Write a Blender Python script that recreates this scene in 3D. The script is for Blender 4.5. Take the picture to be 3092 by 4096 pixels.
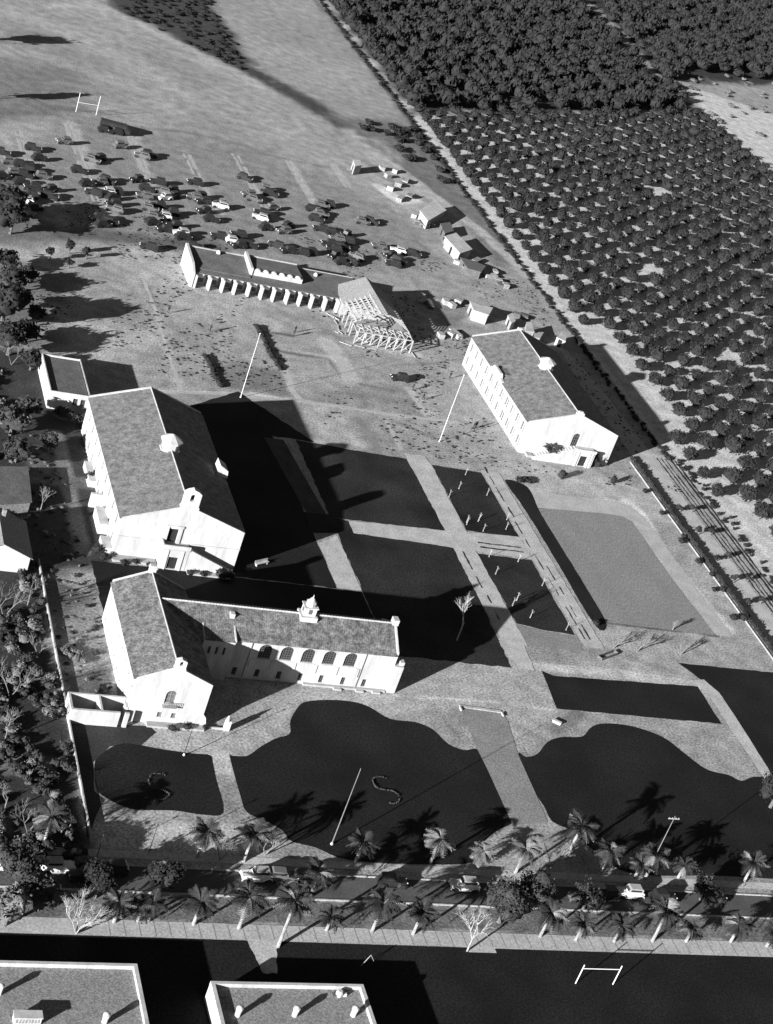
import bpy, math, random
import numpy as np
from mathutils import Vector, Matrix
random.seed(7); rng = np.random.default_rng(7)
R = math.radians
for o in list(bpy.data.objects): bpy.data.objects.remove(o)
S = bpy.context.scene; C = S.collection

# ------------------------------------------------------------------ camera
CH = 150.0
YAW, PIT, ROL, FPX = R(25.526), R(27.418), R(19.979), 7086.7
vf = np.array([math.sin(YAW)*math.cos(PIT), math.cos(YAW)*math.cos(PIT), -math.sin(PIT)])
vr0 = np.array([math.cos(YAW), -math.sin(YAW), 0.0]); vu0 = np.cross(vr0, vf)
vr = vr0*math.cos(ROL)+vu0*math.sin(ROL); vu = -vr0*math.sin(ROL)+vu0*math.cos(ROL)
cam = bpy.data.cameras.new('camera'); camo = bpy.data.objects.new('camera', cam); C.objects.link(camo)
cam.sensor_fit = 'VERTICAL'; cam.sensor_height = 24; cam.sensor_width = 18.12; cam.lens = 24*FPX/4096
cam.clip_start = 1; cam.clip_end = 8000
M4 = Matrix.Identity(4)
for i in range(3):
    M4[i][0] = vr[i]; M4[i][1] = vu[i]; M4[i][2] = -vf[i]
M4[2][3] = CH
camo.matrix_world = M4; S.camera = camo

# ------------------------------------------------------------------ light
SUN_AZ, SUN_EL = R(215), R(13.8)      # direction towards the sun, counter-clockwise from +X
w = bpy.data.worlds.new('World'); S.world = w; w.use_nodes = True
nt = w.node_tree; nt.nodes.clear()
sky = nt.nodes.new('ShaderNodeTexSky'); sky.sky_type = 'NISHITA'; sky.sun_disc = False
sky.sun_elevation = SUN_EL; sky.sun_rotation = R(90)-SUN_AZ; sky.air_density = 0.35; sky.dust_density = 0.1
bw = nt.nodes.new('ShaderNodeRGBToBW'); bg = nt.nodes.new('ShaderNodeBackground'); bg.inputs[1].default_value = 0.05
wo = nt.nodes.new('ShaderNodeOutputWorld')
nt.links.new(sky.outputs[0], bw.inputs[0]); nt.links.new(bw.outputs[0], bg.inputs[0]); nt.links.new(bg.outputs[0], wo.inputs[0])
sl = bpy.data.lights.new('sun', 'SUN'); sl.energy = 5.0; sl.angle = R(0.5); sl.color = (1, 1, 1)
so = bpy.data.objects.new('sun', sl); C.objects.link(so)
sd = Vector((math.cos(SUN_AZ)*math.cos(SUN_EL), math.sin(SUN_AZ)*math.cos(SUN_EL), math.sin(SUN_EL)))
so.rotation_euler = sd.to_track_quat('Z', 'Y').to_euler(); so.location = (0, 0, 200)
S.view_settings.view_transform = 'Standard'; S.view_settings.look = 'None'
S.view_settings.gamma = 1; S.view_settings.use_curve_mapping = False
S.view_settings.exposure = 1.5
S.render.engine = 'CYCLES'

# ------------------------------------------------------------------ helpers
def G(x, y, z=0.0):
    """where the sight line through a point of the survey photograph meets height z"""
    d = vr*(x-1546)/FPX-vu*(y-2048)/FPX+vf
    t = (CH-z)/-d[2]; return (d[0]*t, d[1]*t)
def GL(pts, z=0.0): return [G(a, b, z) for a, b in pts]

def mat(name, v, var=0.25, scale=0.6, fine=4.0, rough=0.9, bump=0.0, attr=None, stretch=None, fvar=None, spec=0.2):
    m = bpy.data.materials.new(name); m.use_nodes = True; n = m.node_tree.nodes; l = m.node_tree.links
    b = n['Principled BSDF']; b.inputs['Roughness'].default_value = rough
    b.inputs['Specular IOR Level'].default_value = spec
    geo = n.new('ShaderNodeNewGeometry'); vec = geo.outputs['Position']
    if stretch:
        mp = n.new('ShaderNodeMapping'); mp.inputs['Scale'].default_value = stretch
        l.new(vec, mp.inputs[0]); vec = mp.outputs[0]
    def nz(sc, det, lo, hi):
        t = n.new('ShaderNodeTexNoise'); t.inputs['Scale'].default_value = sc; t.inputs['Detail'].default_value = det
        l.new(vec, t.inputs['Vector'])
        r = n.new('ShaderNodeMapRange'); r.inputs[1].default_value = 0.3; r.inputs[2].default_value = 0.7
        r.inputs[3].default_value = lo; r.inputs[4].default_value = hi; l.new(t.outputs[0], r.inputs[0]); return r.outputs[0], t
    a, _ = nz(scale, 5, 1-var, 1+var); fv = var if fvar is None else fvar
    f, tf = nz(fine, 2, 1-fv, 1+fv)
    mu = n.new('ShaderNodeMath'); mu.operation = 'MULTIPLY'; l.new(a, mu.inputs[0]); l.new(f, mu.inputs[1])
    m2 = n.new('ShaderNodeMath'); m2.operation = 'MULTIPLY'; l.new(mu.outputs[0], m2.inputs[0])
    if attr:
        at = n.new('ShaderNodeAttribute'); at.attribute_name = attr; l.new(at.outputs['Fac'], m2.inputs[1])
    else: m2.inputs[1].default_value = v
    cc = n.new('ShaderNodeCombineColor')
    for i in range(3): l.new(m2.outputs[0], cc.inputs[i])
    l.new(cc.outputs[0], b.inputs['Base Color'])
    if bump:
        bp = n.new('ShaderNodeBump'); bp.inputs['Strength'].default_value = bump; bp.inputs['Distance'].default_value = 0.1
        l.new(tf.outputs[0], bp.inputs['Height']); l.new(bp.outputs[0], b.inputs['Normal'])
    return m

def tile_mat(name, v, var, along):
    """clay tile roof: courses and rolls as fine relief, blotchy fired colour"""
    m = mat(name, v, var, 0.9, 3.2, rough=0.85, fvar=var)
    n = m.node_tree.nodes; l = m.node_tree.links; b = n['Principled BSDF']
    geo = n.new('ShaderNodeNewGeometry'); wv = n.new('ShaderNodeTexWave'); wv.wave_type = 'BANDS'
    wv.bands_direction = along; wv.inputs['Scale'].default_value = 1.05; wv.inputs['Distortion'].default_value = 0.6
    l.new(geo.outputs['Position'], wv.inputs['Vector'])
    bp = n.new('ShaderNodeBump'); bp.inputs['Strength'].default_value = 0.12; bp.inputs['Distance'].default_value = 0.1
    l.new(wv.outputs[1], bp.inputs['Height']); l.new(bp.outputs[0], b.inputs['Normal'])
    return m

M = dict(
 ground=mat('ground_soil', 0.3, 0.26, 0.33, 2.6, attr='tone', fvar=0.46, bump=0.4),
 far=mat('far_ground', 0.2, 0.3, 0.02, 0.4),
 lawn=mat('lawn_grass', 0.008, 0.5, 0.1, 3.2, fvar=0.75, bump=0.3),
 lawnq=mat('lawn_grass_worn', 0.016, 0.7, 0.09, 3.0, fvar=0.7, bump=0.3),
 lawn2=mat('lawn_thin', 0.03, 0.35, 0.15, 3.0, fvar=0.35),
 field=mat('play_field', 0.2, 0.08, 0.2, 3.2, stretch=(1.6, .5, 1), fvar=0.35),
 walk=mat('walk_gravel', 0.38, 0.16, 0.35, 3.5, fvar=0.28),
 walkdark=mat('walk_dark', 0.2, 0.12, 0.3, 3.5, fvar=0.35),
 pave=mat('pavement', 0.36, 0.12, 0.4, 3.0, fvar=0.25),
 asphalt=mat('asphalt', 0.075, 0.2, 0.3, 3.0),
 white=mat('stucco_white', 0.38, 0.18, 0.5, 3.0, fvar=0.1, stretch=(1.2, 1.2, .25)),
 whitey=mat('stucco_weathered', 0.29, 0.16, 0.5, 3.0, fvar=0.12),
 blind=mat('window_blind', 0.1, 0.1, 1, 3),
 barkt=mat('palm_trunk', 0.22, 0.3, 1, 7, fvar=.4), blind2=mat('stake_wood', 0.26, 0.1, 1, 3),
 blindf=mat('window_frame', 0.2, 0.1, 1, 3),
 glass=mat('window_glass', 0.03, 0.2, 1, 3, rough=0.25, spec=0.5),
 dark=mat('dark_opening', 0.02, 0.2, 1, 3),
 tileA=tile_mat('roof_tile_even', 0.125, 0.36, 'Y'),
 tileC=tile_mat('roof_tile_blotched', 0.115, 0.5, 'Y'),
 tileCx=tile_mat('roof_tile_blotched_x', 0.105, 0.5, 'X'),
 gravel=mat('roof_gravel', 0.2, 0.08, 0.4, 5, fvar=0.45),
 tar=mat('roof_tar', 0.1, 0.2, 0.4, 4, fvar=0.4),
 wood=mat('timber', 0.3, 0.2, 1, 4), woodd=mat('timber_dark', 0.1, 0.2, 1, 4),
 bark=mat('bark_pale', 0.42, 0.2, 2, 6), barkl=mat('bark_light', 0.26, 0.25, 2, 6), barkm=mat('bark_grey', 0.14, 0.2, 2, 6), barkd=mat('bark_dark', 0.1, 0.2, 2, 6),
 leaf=mat('leaf_dark', 0.02, 0.35, 0.8, 5), leafm=mat('leaf_mid', 0.034, 0.35, 0.8, 5),
 leafl=mat('leaf_pale', 0.12, 0.3, 0.8, 5), palm=mat('palm_frond', 0.035, 0.35, 1.2, 6), palml=mat('palm_frond_pale', 0.17, 0.3, 1.2, 6),
 cdark=mat('car_paint_black', 0.02, 0.1, 1, 3, rough=0.35, spec=0.5), cgrey=mat('car_paint_grey', 0.09, 0.1, 1, 3, rough=0.4, spec=0.5),
 clight=mat('car_paint_cream', 0.5, 0.1, 1, 3, rough=0.4, spec=0.5), tyre=mat('tyre_rubber', 0.02, 0.1, 1, 3),
 metal=mat('painted_metal', 0.6, 0.06, 1, 3, rough=0.5), soil=mat('bare_soil', 0.34, 0.2, 0.3, 2.6, fvar=0.2),
 cloth=mat('dark_cloth', 0.03, 0.1, 2, 5), skin=mat('skin', 0.35, 0.05, 2, 5), flower=mat('letter_plants', 0.045, 0.5, 2, 6),
)

class MB:
    def __init__(s, o=(0, 0, 0)): s.v = []; s.f = []; s.o = o; s.st = []
    def add(s, vs, fs):
        n = len(s.v); s.st.append((n, len(s.f))); s.v += [(a-s.o[0], b-s.o[1], c-s.o[2]) for a, b, c in vs]; s.f += [tuple(n+i for i in f) for f in fs]; return s
    def box(s, x0, x1, y0, y1, z0, z1):
        return s.add([(x0,y0,z0),(x1,y0,z0),(x1,y1,z0),(x0,y1,z0),(x0,y0,z1),(x1,y0,z1),(x1,y1,z1),(x0,y1,z1)],
                     [(0,3,2,1),(4,5,6,7),(0,1,5,4),(1,2,6,5),(2,3,7,6),(3,0,4,7)])
    def prism(s, pts, z0, z1):
        A = sum(pts[i][0]*pts[(i+1)%len(pts)][1]-pts[(i+1)%len(pts)][0]*pts[i][1] for i in range(len(pts)))
        if A < 0: pts = pts[::-1]
        n = len(pts)
        return s.add([(a,b,z0) for a,b in pts]+[(a,b,z1) for a,b in pts], [tuple(range(n))[::-1], tuple(range(n,2*n))]+[(i,(i+1)%n,n+(i+1)%n,n+i) for i in range(n)])
    def sheet(s, pts, z):
        A = sum(pts[i][0]*pts[(i+1)%len(pts)][1]-pts[(i+1)%len(pts)][0]*pts[i][1] for i in range(len(pts)))
        if A < 0: pts = pts[::-1]
        return s.add([(a,b,z) for a,b in pts], [tuple(range(len(pts)))])
    def slab(s, q, t):
        """four corners (x,y,z) thickened downwards by t"""
        return s.add(list(q)+[(a,b,c-t) for a,b,c in q], [(0,1,2,3),(7,6,5,4),(0,4,5,1),(1,5,6,2),(2,6,7,3),(3,7,4,0)])
    def exy(s, pts, y0, y1):
        """outline in XZ extruded along Y"""
        n = len(pts)
        return s.add([(a,y0,b) for a,b in pts]+[(a,y1,b) for a,b in pts], [tuple(range(n)), tuple(range(n,2*n))[::-1]]+[(i,n+i,n+(i+1)%n,(i+1)%n) for i in range(n)])
    def eyx(s, pts, x0, x1):
        """outline in YZ extruded along X"""
        n = len(pts)
        return s.add([(x0,a,b) for a,b in pts]+[(x1,a,b) for a,b in pts], [tuple(range(n))[::-1], tuple(range(n,2*n))]+[(i,(i+1)%n,n+(i+1)%n,n+i) for i in range(n)])
    def tube(s, p, q, r0, r1=None, n=6, cap=True):
        r1 = r0 if r1 is None else r1; p = Vector(p); q = Vector(q); d = (q-p).normalized()
        a = d.orthogonal().normalized(); b = d.cross(a); vs = []
        for c, r in ((p, r0), (q, r1)):
            for i in range(n):
                t = 2*math.pi*i/n; vs.append(tuple(c+(a*math.cos(t)+b*math.sin(t))*r))
        fs = [(i,(i+1)%n,n+(i+1)%n,n+i) for i in range(n)]
        if cap: fs += [tuple(range(n))[::-1], tuple(range(n,2*n))]
        return s.add(vs, fs)
    def lathe(s, c, prof, n=8, rot=0.0):
        vs = []; m = len(prof)
        for r, z in prof:
            for i in range(n):
                t = 2*math.pi*i/n+rot; vs.append((c[0]+r*math.cos(t), c[1]+r*math.sin(t), c[2]+z))
        fs = [(j*n+i, j*n+(i+1)%n, (j+1)*n+(i+1)%n, (j+1)*n+i) for j in range(m-1) for i in range(n)]
        fs += [tuple(range(n))[::-1], tuple(range((m-1)*n, m*n))]
        return s.add(vs, fs)
    def each(s, name, m, parent=None):
        """every box or prism added becomes an object of its own"""
        first = None
        for (v0, f0), (v1, f1) in zip(s.st, s.st[1:]+[(len(s.v), len(s.f))]):
            q = MB(); q.v = s.v[v0:v1]; q.f = [tuple(i-v0 for i in f) for f in s.f[f0:f1]]; b = q.build(name, m, parent); first = first or b
        return first
    def build(s, name, m, parent=None, kind=None, label=None):
        me = bpy.data.meshes.new(name); me.from_pydata(s.v, [], s.f); me.materials.append(m); me.update()
        o = bpy.data.objects.new(name, me); C.objects.link(o)
        if parent: o.parent = parent
        if kind: o['kind'] = kind
        if label: o['label'] = label
        return o

def thing(name, label, cat, loc=(0, 0, 0), group=None, rz=0.0):
    o = bpy.data.objects.new(name, None); C.objects.link(o); o.location = loc; o.rotation_euler = (0, 0, rz)
    o.empty_display_size = 0.5; tag(o, label, cat, group); return o
def tag(o, label, cat, group=None):
    o['label'] = label; o['category'] = cat
    if group: o['group'] = group
    return o
def kids(o): return [c for c in o.children]
def copy_tree(o, loc, rz=0.0, sc=1.0, label=None, top=True):
    c = o.copy(); C.objects.link(c)
    if top: c.location = loc; c.rotation_euler = (0, 0, rz); c.scale = (sc, sc, sc)
    if label: c['label'] = label
    for ch in list(o.children):
        d = copy_tree(ch, None, top=False); d.parent = c
    return c
ORD = ['first','second','third','fourth','fifth','sixth','seventh','eighth','ninth','tenth','eleventh','twelfth','thirteenth','fourteenth','fifteenth','sixteenth','seventeenth','eighteenth','nineteenth','twentieth']
def ordn(i):
    if i < 20: return ORD[i]
    i += 1
    t = {2:'twenty',3:'thirty',4:'forty'}[i//10]
    return {2:'twentieth',3:'thirtieth',4:'fortieth'}[i//10] if i % 10 == 0 else t+'-'+ORD[i % 10-1]

# ------------------------------------------------------------------ ground
def grid(name, x0, x1, y0, y1, st, z, ops, m):
    nx = int((x1-x0)/st)+1; ny = int((y1-y0)/st)+1
    X, Y = np.meshgrid(np.linspace(x0, x1, nx), np.linspace(y0, y1, ny)); P = np.stack([X.ravel(), Y.ravel()], 1)
    T = np.full(len(P), 0.27)
    for op in ops: T = op(P, T)
    me = bpy.data.meshes.new(name)
    co = np.concatenate([P, np.full((len(P), 1), z)], 1).astype(np.float32)
    me.vertices.add(len(P)); me.vertices.foreach_set('co', co.ravel())
    i = (np.arange(ny-1)[:, None]*nx+np.arange(nx-1)[None]).ravel()
    q = np.stack([i, i+1, i+nx+1, i+nx], 1).astype(np.int32)
    me.loops.add(q.size); me.loops.foreach_set('vertex_index', q.ravel())
    me.polygons.add(len(q)); me.polygons.foreach_set('loop_start', np.arange(len(q), dtype=np.int32)*4)
    me.update(calc_edges=True)
    a = me.attributes.new('tone', 'FLOAT', 'POINT'); a.data.foreach_set('value', T.astype(np.float32))
    me.materials.append(m); o = bpy.data.objects.new(name, me); C.objects.link(o); o['kind'] = 'structure'; return o
def wob(P, s, a, k=0):
    return a*(np.sin(P[:,0]*s+k)+np.sin(P[:,1]*s*1.3+2*k+1)+np.sin((P[:,0]+P[:,1])*s*.7+3*k)+np.sin((P[:,0]-P[:,1])*s*1.9+k))/4
def segd(P, pts):
    d = np.full(len(P), 1e9)
    for a, b in zip(pts[:-1], pts[1:]):
        a = np.array(a); b = np.array(b); ab = b-a; t = np.clip(((P-a)@ab)/max(ab@ab, 1e-9), 0, 1)
        d = np.minimum(d, np.hypot(*(P-(a+t[:, None]*ab)).T))
    return d
def crisp(pts, soft): return soft*(.5 if sum(p[1] for p in pts)/len(pts) < 348 else .8)
def local(pts, pad, fn):
    A = np.array(pts); lo = A.min(0)-pad; hi = A.max(0)+pad
    def f(P, T):
        m = (P[:,0] > lo[0]) & (P[:,0] < hi[0]) & (P[:,1] > lo[1]) & (P[:,1] < hi[1])
        if m.any(): T[m] = fn(P[m], T[m])
        return T
    return f
def stroke(px, wd, val, soft=1.0, al=1.0, wb=0.0, world=False):
    pts = px if world else GL(px); soft = crisp(pts, soft)
    def f(P, T):
        d = segd(P, pts)+(wob(P, .35, wb)+wob(P[:, ::-1], 1.7, wb*.4, 2) if wb else 0)
        k = al*np.clip((wd/2+soft/2-d)/soft, 0, 1); return T*(1-k)+val*k
    return local(pts, wd/2+soft+wb*2, f)
def blob(px, val, soft=4.0, al=1.0, wb=0.0, world=False):
    pts = px if world else GL(px); soft = crisp(pts, soft)
    A = np.array(pts)
    def f(P, T):
        ins = np.zeros(len(P), bool); j = len(A)-1
        for i in range(len(A)):
            c = ((A[i,1] > P[:,1]) != (A[j,1] > P[:,1])) & (P[:,0] < (A[j,0]-A[i,0])*(P[:,1]-A[i,1])/(A[j,1]-A[i,1]+1e-12)+A[i,0]); ins ^= c; j = i
        d = segd(P, list(map(tuple, A))+[tuple(A[0])]); d = np.where(ins, -d, d)+(wob(P, .25, wb)+wob(P[:, ::-1], 1.3, wb*.4, 4) if wb else 0)
        k = al*np.clip((soft/2-d)/soft, 0, 1); return T*(1-k)+val*k
    return local(pts, soft+wb*2, f)
def mottle(s, a, k): return lambda P, T: T*(1+wob(P, s, a, k)+wob(P[:, ::-1], s*2.3, a*.7, k+2))
z1 = lambda *p: [(a/1.518, b/1.518) for a, b in p]
z2 = lambda *p: [(1000+a/1.518, b/1.518) for a, b in p]
z3u = lambda *p: [(1992+a/1.518, b/1.518) for a, b in p]
z4c = lambda *p: [(a/1.518, 1000+b/1.518) for a, b in p]
z5c = lambda *p: [(1000+a/1.518, 1000+b/1.518) for a, b in p]
z6c = lambda *p: [(1992+a/1.518, 1000+b/1.518) for a, b in p]
y1 = lambda *p: [(a/1.518, 2000+b/1.518) for a, b in p]
y2 = lambda *p: [(1000+a/1.518, 2000+b/1.518) for a, b in p]
y3 = lambda *p: [(1992+a/1.518, 2000+b/1.518) for a, b in p]
x1 = lambda *p: [(a/1.518, 2996+b/1.518) for a, b in p]
x2 = lambda *p: [(1000+a/1.518, 2996+b/1.518) for a, b in p]
x3 = lambda *p: [(1992+a/1.518, 2996+b/1.518) for a, b in p]
ops = [
 mottle(.045, .12, 0), mottle(.16, .07, 3), mottle(.6, .05, 6),
 # athletic field, faint mown and trodden bands
 blob(z1((-400,480),(-100,360),(150,380),(350,400),(480,470),(420,700),(-400,760)), .16, 14, .9, 3),
 blob(z1((-500,1400),(-100,900),(150,1100),(280,1330),(420,1400),(560,1420),(300,1470),(-500,1500)), .12, 6, .9, 2),
 stroke(z1((-300,680),(0,690),(380,660),(620,680)), 3, .12, 4, .7, 1),
 stroke(z1((-300,60),(0,60),(200,120),(450,220),(800,370),(1100,560),(1300,640),(1700,800)), 11, .38, 14, .5, 3),
 stroke(z1((-300,230),(0,240),(250,220)), 5, .13, 5, .7, 2),  # streak of tree shadow painted into the ground tone
 stroke(z1((200,330),(480,420),(900,560),(1060,680)), 4, .4, 6, .5, 2),
 stroke(z1((1100,330),(1400,460),(1670,560)), 5, .4, 6, .5, 2),
 stroke(z1((850,320),(1100,440),(1250,600),(1600,780)), 5, .19, 7, .5, 2),
 stroke(z1((560,700),(800,770),(1100,800),(1400,860),(1670,950))+z2((300,985),(600,1040)), 1.6, .15, 2.4, .65, 1),
 stroke(z1((300,40),(560,30),(700,70),(900,170),(1100,270),(1300,370),(1670,540)), 4, .4, 4, .75, 1),
 # dark field beyond
 blob(z1((560,-80),(640,-5),(740,80),(900,140),(1100,250),(1300,350),(1560,470),(1670,500))+z2((200,545),(400,665),(480,690),(470,650),(300,560),(0,390))+z1((1620,430),(1490,330),(1410,180),(1310,60),(1270,-100)), .05, 5, 1, 2),
 stroke(z2((0,440),(200,550),(400,670),(480,710),(600,800)), 6, .045, 4, .95, 1),
 blob(z2((480,700),(700,720),(900,740),(1010,790),(1150,960),(1290,1150),(1430,1330),(1560,1470),(1670,1600),(1500,1600),(1300,1330),(1100,1180),(850,960),(600,800)), .13, 6, .9, 2),
 stroke(z2((600,800),(850,980),(1100,1180),(1400,1400),(1670,1660)), 4.2, .4, 2, .8, .6),
 stroke(z2((700,860),(900,990),(1080,1110)), 2.5, .1, 3, .6, .8), stroke(z2((760,850),(900,960)), 3.0, .4, 3, .6, .6),
 stroke(z2((400,0),(480,90),(640,290),(850,570),(950,700),(1040,830),(1200,1020),(1310,1160),(1500,1400),(1670,1600),(1800,1760)), 2.6, .06, 2.5, .92, .6),
 stroke([(205.3, y) for y in range(296, 640, 10)], 2.6, .55, 1.2, .95, .4, True),
 # orchard floor
 blob([(205,150),(205,640),(362,640),(500,590),(500,150)], .46, 3, 1, 1, True),
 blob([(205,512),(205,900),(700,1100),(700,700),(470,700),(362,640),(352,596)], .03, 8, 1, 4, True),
 blob(z3u((1080,500),(1120,540),(1200,610),(1340,720),(1440,800),(1560,930),(1670,1040),(1850,1150),(1900,560),(1670,505),(1520,490),(1400,480),(1290,455),(1200,450)), .36, 6, 1, 4, True),
 stroke([(364,760),(364,710),(360,682),(354,654),(352,640),(366,640)], 6, .3, 5, .9, 3, True),
 # car park ruts
 blob(z1((420,700),(800,780),(1500,900),(1670,1000))+z2((450,1050),(800,1250),(1000,1400),(1180,1600),(900,1650),(0,1560))+z1((1670,1550),(1100,1490),(700,1430),(420,1400),(300,1200),(200,900)), .2, 10, .8, 2),
 stroke([(87.3,437),(88.5,408),(89.4,379)], 3.2, .36, 1.6, .8, .5, True), stroke([(72.7,421),(72.9,405),(74.0,395)], 2.6, .3, 2, .7, .5, True),
 stroke([(103.9,437),(103.0,420),(102.6,406)], 3.0, .36, 1.6, .8, .5, True), stroke([(116.5,430),(118,407),(119,395)], 2.2, .34, 1.6, .8, .5, True),
 stroke([(132.0,438),(132.5,416),(134,398)], 2.2, .34, 1.6, .75, .5, True), stroke([(148.4,442),(148.4,413)], 2.4, .4, 1.6, .85, .4, True),
 stroke([(162,448),(163,436)], 2.2, .38, 2, .6, .4, True),
 stroke([(116.2,432),(117.0,418)], 1.0, .06, 1.4, .7, .4, True), stroke([(131,440),(133,428)], 2.0, .1, 3, .6, .4, True),
 stroke(z1((380,1430),(560,1420),(800,1450),(1000,1480),(1300,1490)), 7, .09, 5, .9, 1),
 stroke(z1((-50,1590),(100,1570),(270,1555),(330,1500)), 2.2, .45, 1.6, .8, .4),
 blob(z4c((-200,80),(150,80),(300,140),(500,180),(430,320),(250,330),(260,400),(250,500),(440,540),(200,600),(180,700),(-200,700)), .13, 8, .85, 3),
 
 blob(z1((700,1500),(1100,1520))+z4c((1180,170),(1400,250),(1670,330),(1650,480),(1150,420),(950,430),(850,200),(700,100)), .36, 10, .6, 2),
 blob(z4c((460,420),(960,470),(1000,620),(560,690),(450,560)), .38, 8, .7, 2),
 stroke(z4c((820,0),(870,150),(960,400),(1000,560),(1060,740),(1100,860)), 2.0, .4, 2.2, .5, .5),
 stroke(z4c((880,210),(960,330),(990,380)), 1.8, .15, 3, .6, .4),
 # thin dark lines, plots and pale edges beyond the flagpole
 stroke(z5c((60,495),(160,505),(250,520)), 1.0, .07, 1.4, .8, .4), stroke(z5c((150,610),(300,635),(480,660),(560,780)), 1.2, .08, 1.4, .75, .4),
 blob(z5c((0,700),(200,735),(260,880),(0,860))+z4c((1340,830),(1270,700),(1400,680)), .15, 3, .85, 1),
 stroke(z5c((470,560),(560,690),(610,790)), 4.5, .42, 2.6, .8, .4), stroke(z5c((190,640),(260,860),(300,900)), 2.4, .36, 2, .6, .4),
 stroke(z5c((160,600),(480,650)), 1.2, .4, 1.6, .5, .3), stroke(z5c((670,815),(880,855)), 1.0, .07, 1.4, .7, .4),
 blob(z5c((260,880),(650,820),(980,830),(1060,1010),(400,900)), .2, 4, .7, 1),
 stroke(z4c((900,860),(1100,860),(1400,870),(1670,905))+z5c((0,870),(280,915),(600,960),(900,1005),(1200,1040),(1300,1060)), .9, .5, .8, .9, .2),
 stroke(z5c((1200,1040),(1350,1090)), 5, .3, 3, .4, .4),
 blob(z5c((330,940),(650,990),(620,1080),(700,1200),(400,1180)), .36, 4, .7, 1),
 stroke(z5c((830,1040),(920,1210)), .8, .46, .8, .7, .2), stroke(z5c((920,1060),(1140,1150)), 1.6, .18, 1.6, .7, .3),
 stroke(z5c((650,1020),(780,1200)), 3.0, .18, 3, .6, .4), stroke(z5c((1190,1180),(1400,1330)), 2.0, .19, 2, .6, .4),
 stroke(z5c((860,700),(1100,690),(1290,660)), .8, .13, 1.4, .6, .3), stroke(z5c((1060,700),(1110,800)), 3.0, .2, 3, .5, .4),
 stroke(z5c((980,850),(1080,1010)), 2.6, .4, 2.5, .5, .4), stroke(z5c((700,560),(860,620),(1030,640)), 1.8, .46, 1.6, .7, .3),
 stroke(z5c((0,360),(400,420),(560,560)), 3.0, .2, 5, .5, .6), stroke(z5c((440,380),(520,470)), 2.0, .42, 2, .5, .4),
 # front of the far hall
 blob(z6c((0,1270),(350,1330),(900,1430),(1090,1670),(200,1540),(30,1400)), .36, 4, .7, 1),
 stroke(z6c((200,1540),(450,1530),(800,1560))+y3((800,20),(870,110),(1000,340),(1130,500),(1300,700),(1380,790)), 3.8, .56, 2.6, .9, .4),
 blob(z6c((830,1300),(880,1230),(1000,1250),(1100,1400),(920,1380)), .4, 3, .7, 1),
 # clutter yard along the lane
 blob(z2((700,880),(850,1000),(1100,1180),(1000,1300),(900,1250),(780,1140),(680,1010)), .36, 5, .7, 1.5),
 stroke(z2((700,980),(830,1080),(900,1120)), 3.4, .12, 3, .6, 1.2), stroke(z2((820,1140),(960,1110)), 2.2, .08, 2, .7, .8),
 stroke(z2((800,1140),(900,1220),(1000,1210)), 4.0, .6, 2, .8, .8),
 stroke(z5c((1080,280),(1300,300),(1480,440)), 1.6, .13, 2, .6, .4),
 blob(z5c((1160,320),(1330,310),(1260,470),(1180,480)), .14, 3, .7, 1),
 # dark garden soil left of the boundary wall
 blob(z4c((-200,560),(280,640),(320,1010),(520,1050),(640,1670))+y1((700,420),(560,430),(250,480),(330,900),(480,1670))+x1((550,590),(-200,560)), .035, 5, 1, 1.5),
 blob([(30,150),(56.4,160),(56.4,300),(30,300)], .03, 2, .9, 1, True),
 stroke([(64.5,273),(64.5,236)], 2.6, .17, 1.6, .8, .3, True), stroke([(57.8,256),(68,257)], 3.0, .13, 2, .7, .6, True),
 blob([(58.5,268),(62.5,268),(62.3,258),(58.5,258)], .12, 2, .8, .8, True),
 blob(x1((0,1420-996),(60,1400-996),(60,1500-996)), .2, 2, .5, .5),
 blob([(30,179.5),(54.0,179.5),(54.0,184),(30,184)], .12, 1.5, .9, .8, True),
 # yard between the wing and the boundary wall
 blob([(57,195),(64,195),(64.4,222),(57,229)], .1, 2, 1, .8, True),
 blob(y1((340,740),(560,620),(620,700),(680,900),(690,1000),(560,1040),(400,1080),(330,830)), .25, 4, .8, 1.6),
 stroke(y1((330,1010),(520,980)), 2.4, .4, 2, .4, .8),
 # forecourt
 blob(y1((870,1470),(960,1400),(1240,1400),(1430,1340),(1670,1210))+y2((330,1150),(870,1180),(1310,940),(1520,850),(1640,870))+y3((240,1040),(360,1270),(120,1550))+y2((1270,1250),(800,1330),(300,1200))+y1((1670,1450),(1400,1560),(1270,1550)), .33, 3, .8, .8),
 blob(y2((1520,850),(1640,870),(1670,950),(1300,1240),(1250,1200),(1310,940)), .35, 3, .6, .6),
 stroke(y2((870,1185),(1250,1210),(1670,1240))+y3((0,1235),(350,1275)), .5, .46, .5, .8, .1),
 stroke(y2((1180,1330),(1220,1390),(1270,1420)), 1.4, .16, 1.6, .6, .4),
 stroke(y3((330,1390),(420,1350),(480,1300)), 2.4, .13, 1.6, .7, .5), stroke(y3((100,1480),(300,1440)), 1.4, .24, 2, .5, .4),
 blob(x1((1210,30),(1400,30),(1420,160),(1300,160)), .45, 2, .8, .4), blob(x1((1310,170),(1450,230),(1480,400),(1370,400)), .2, 3, .8, .5),
 blob([(57.2,166.8),(57.2,172),(80,172),(82,168.5),(79,166.6)], .42, 3, .8, .6, True),
 # verge by the lawns right of the plaza
 stroke(y3((230,1010),(700,1050),(1200,1120)), 2.4, .44, 1, .8, .2), blob(y3((160,860),(560,860),(640,980),(240,990)), .22, 3, .7, .6),
 stroke(y3((180,830),(430,860)), 1.0, .4, 1, .6, .2), stroke(y3((560,850),(700,930),(1090,1050)), 1.4, .2, 2, .5, .4),
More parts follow.
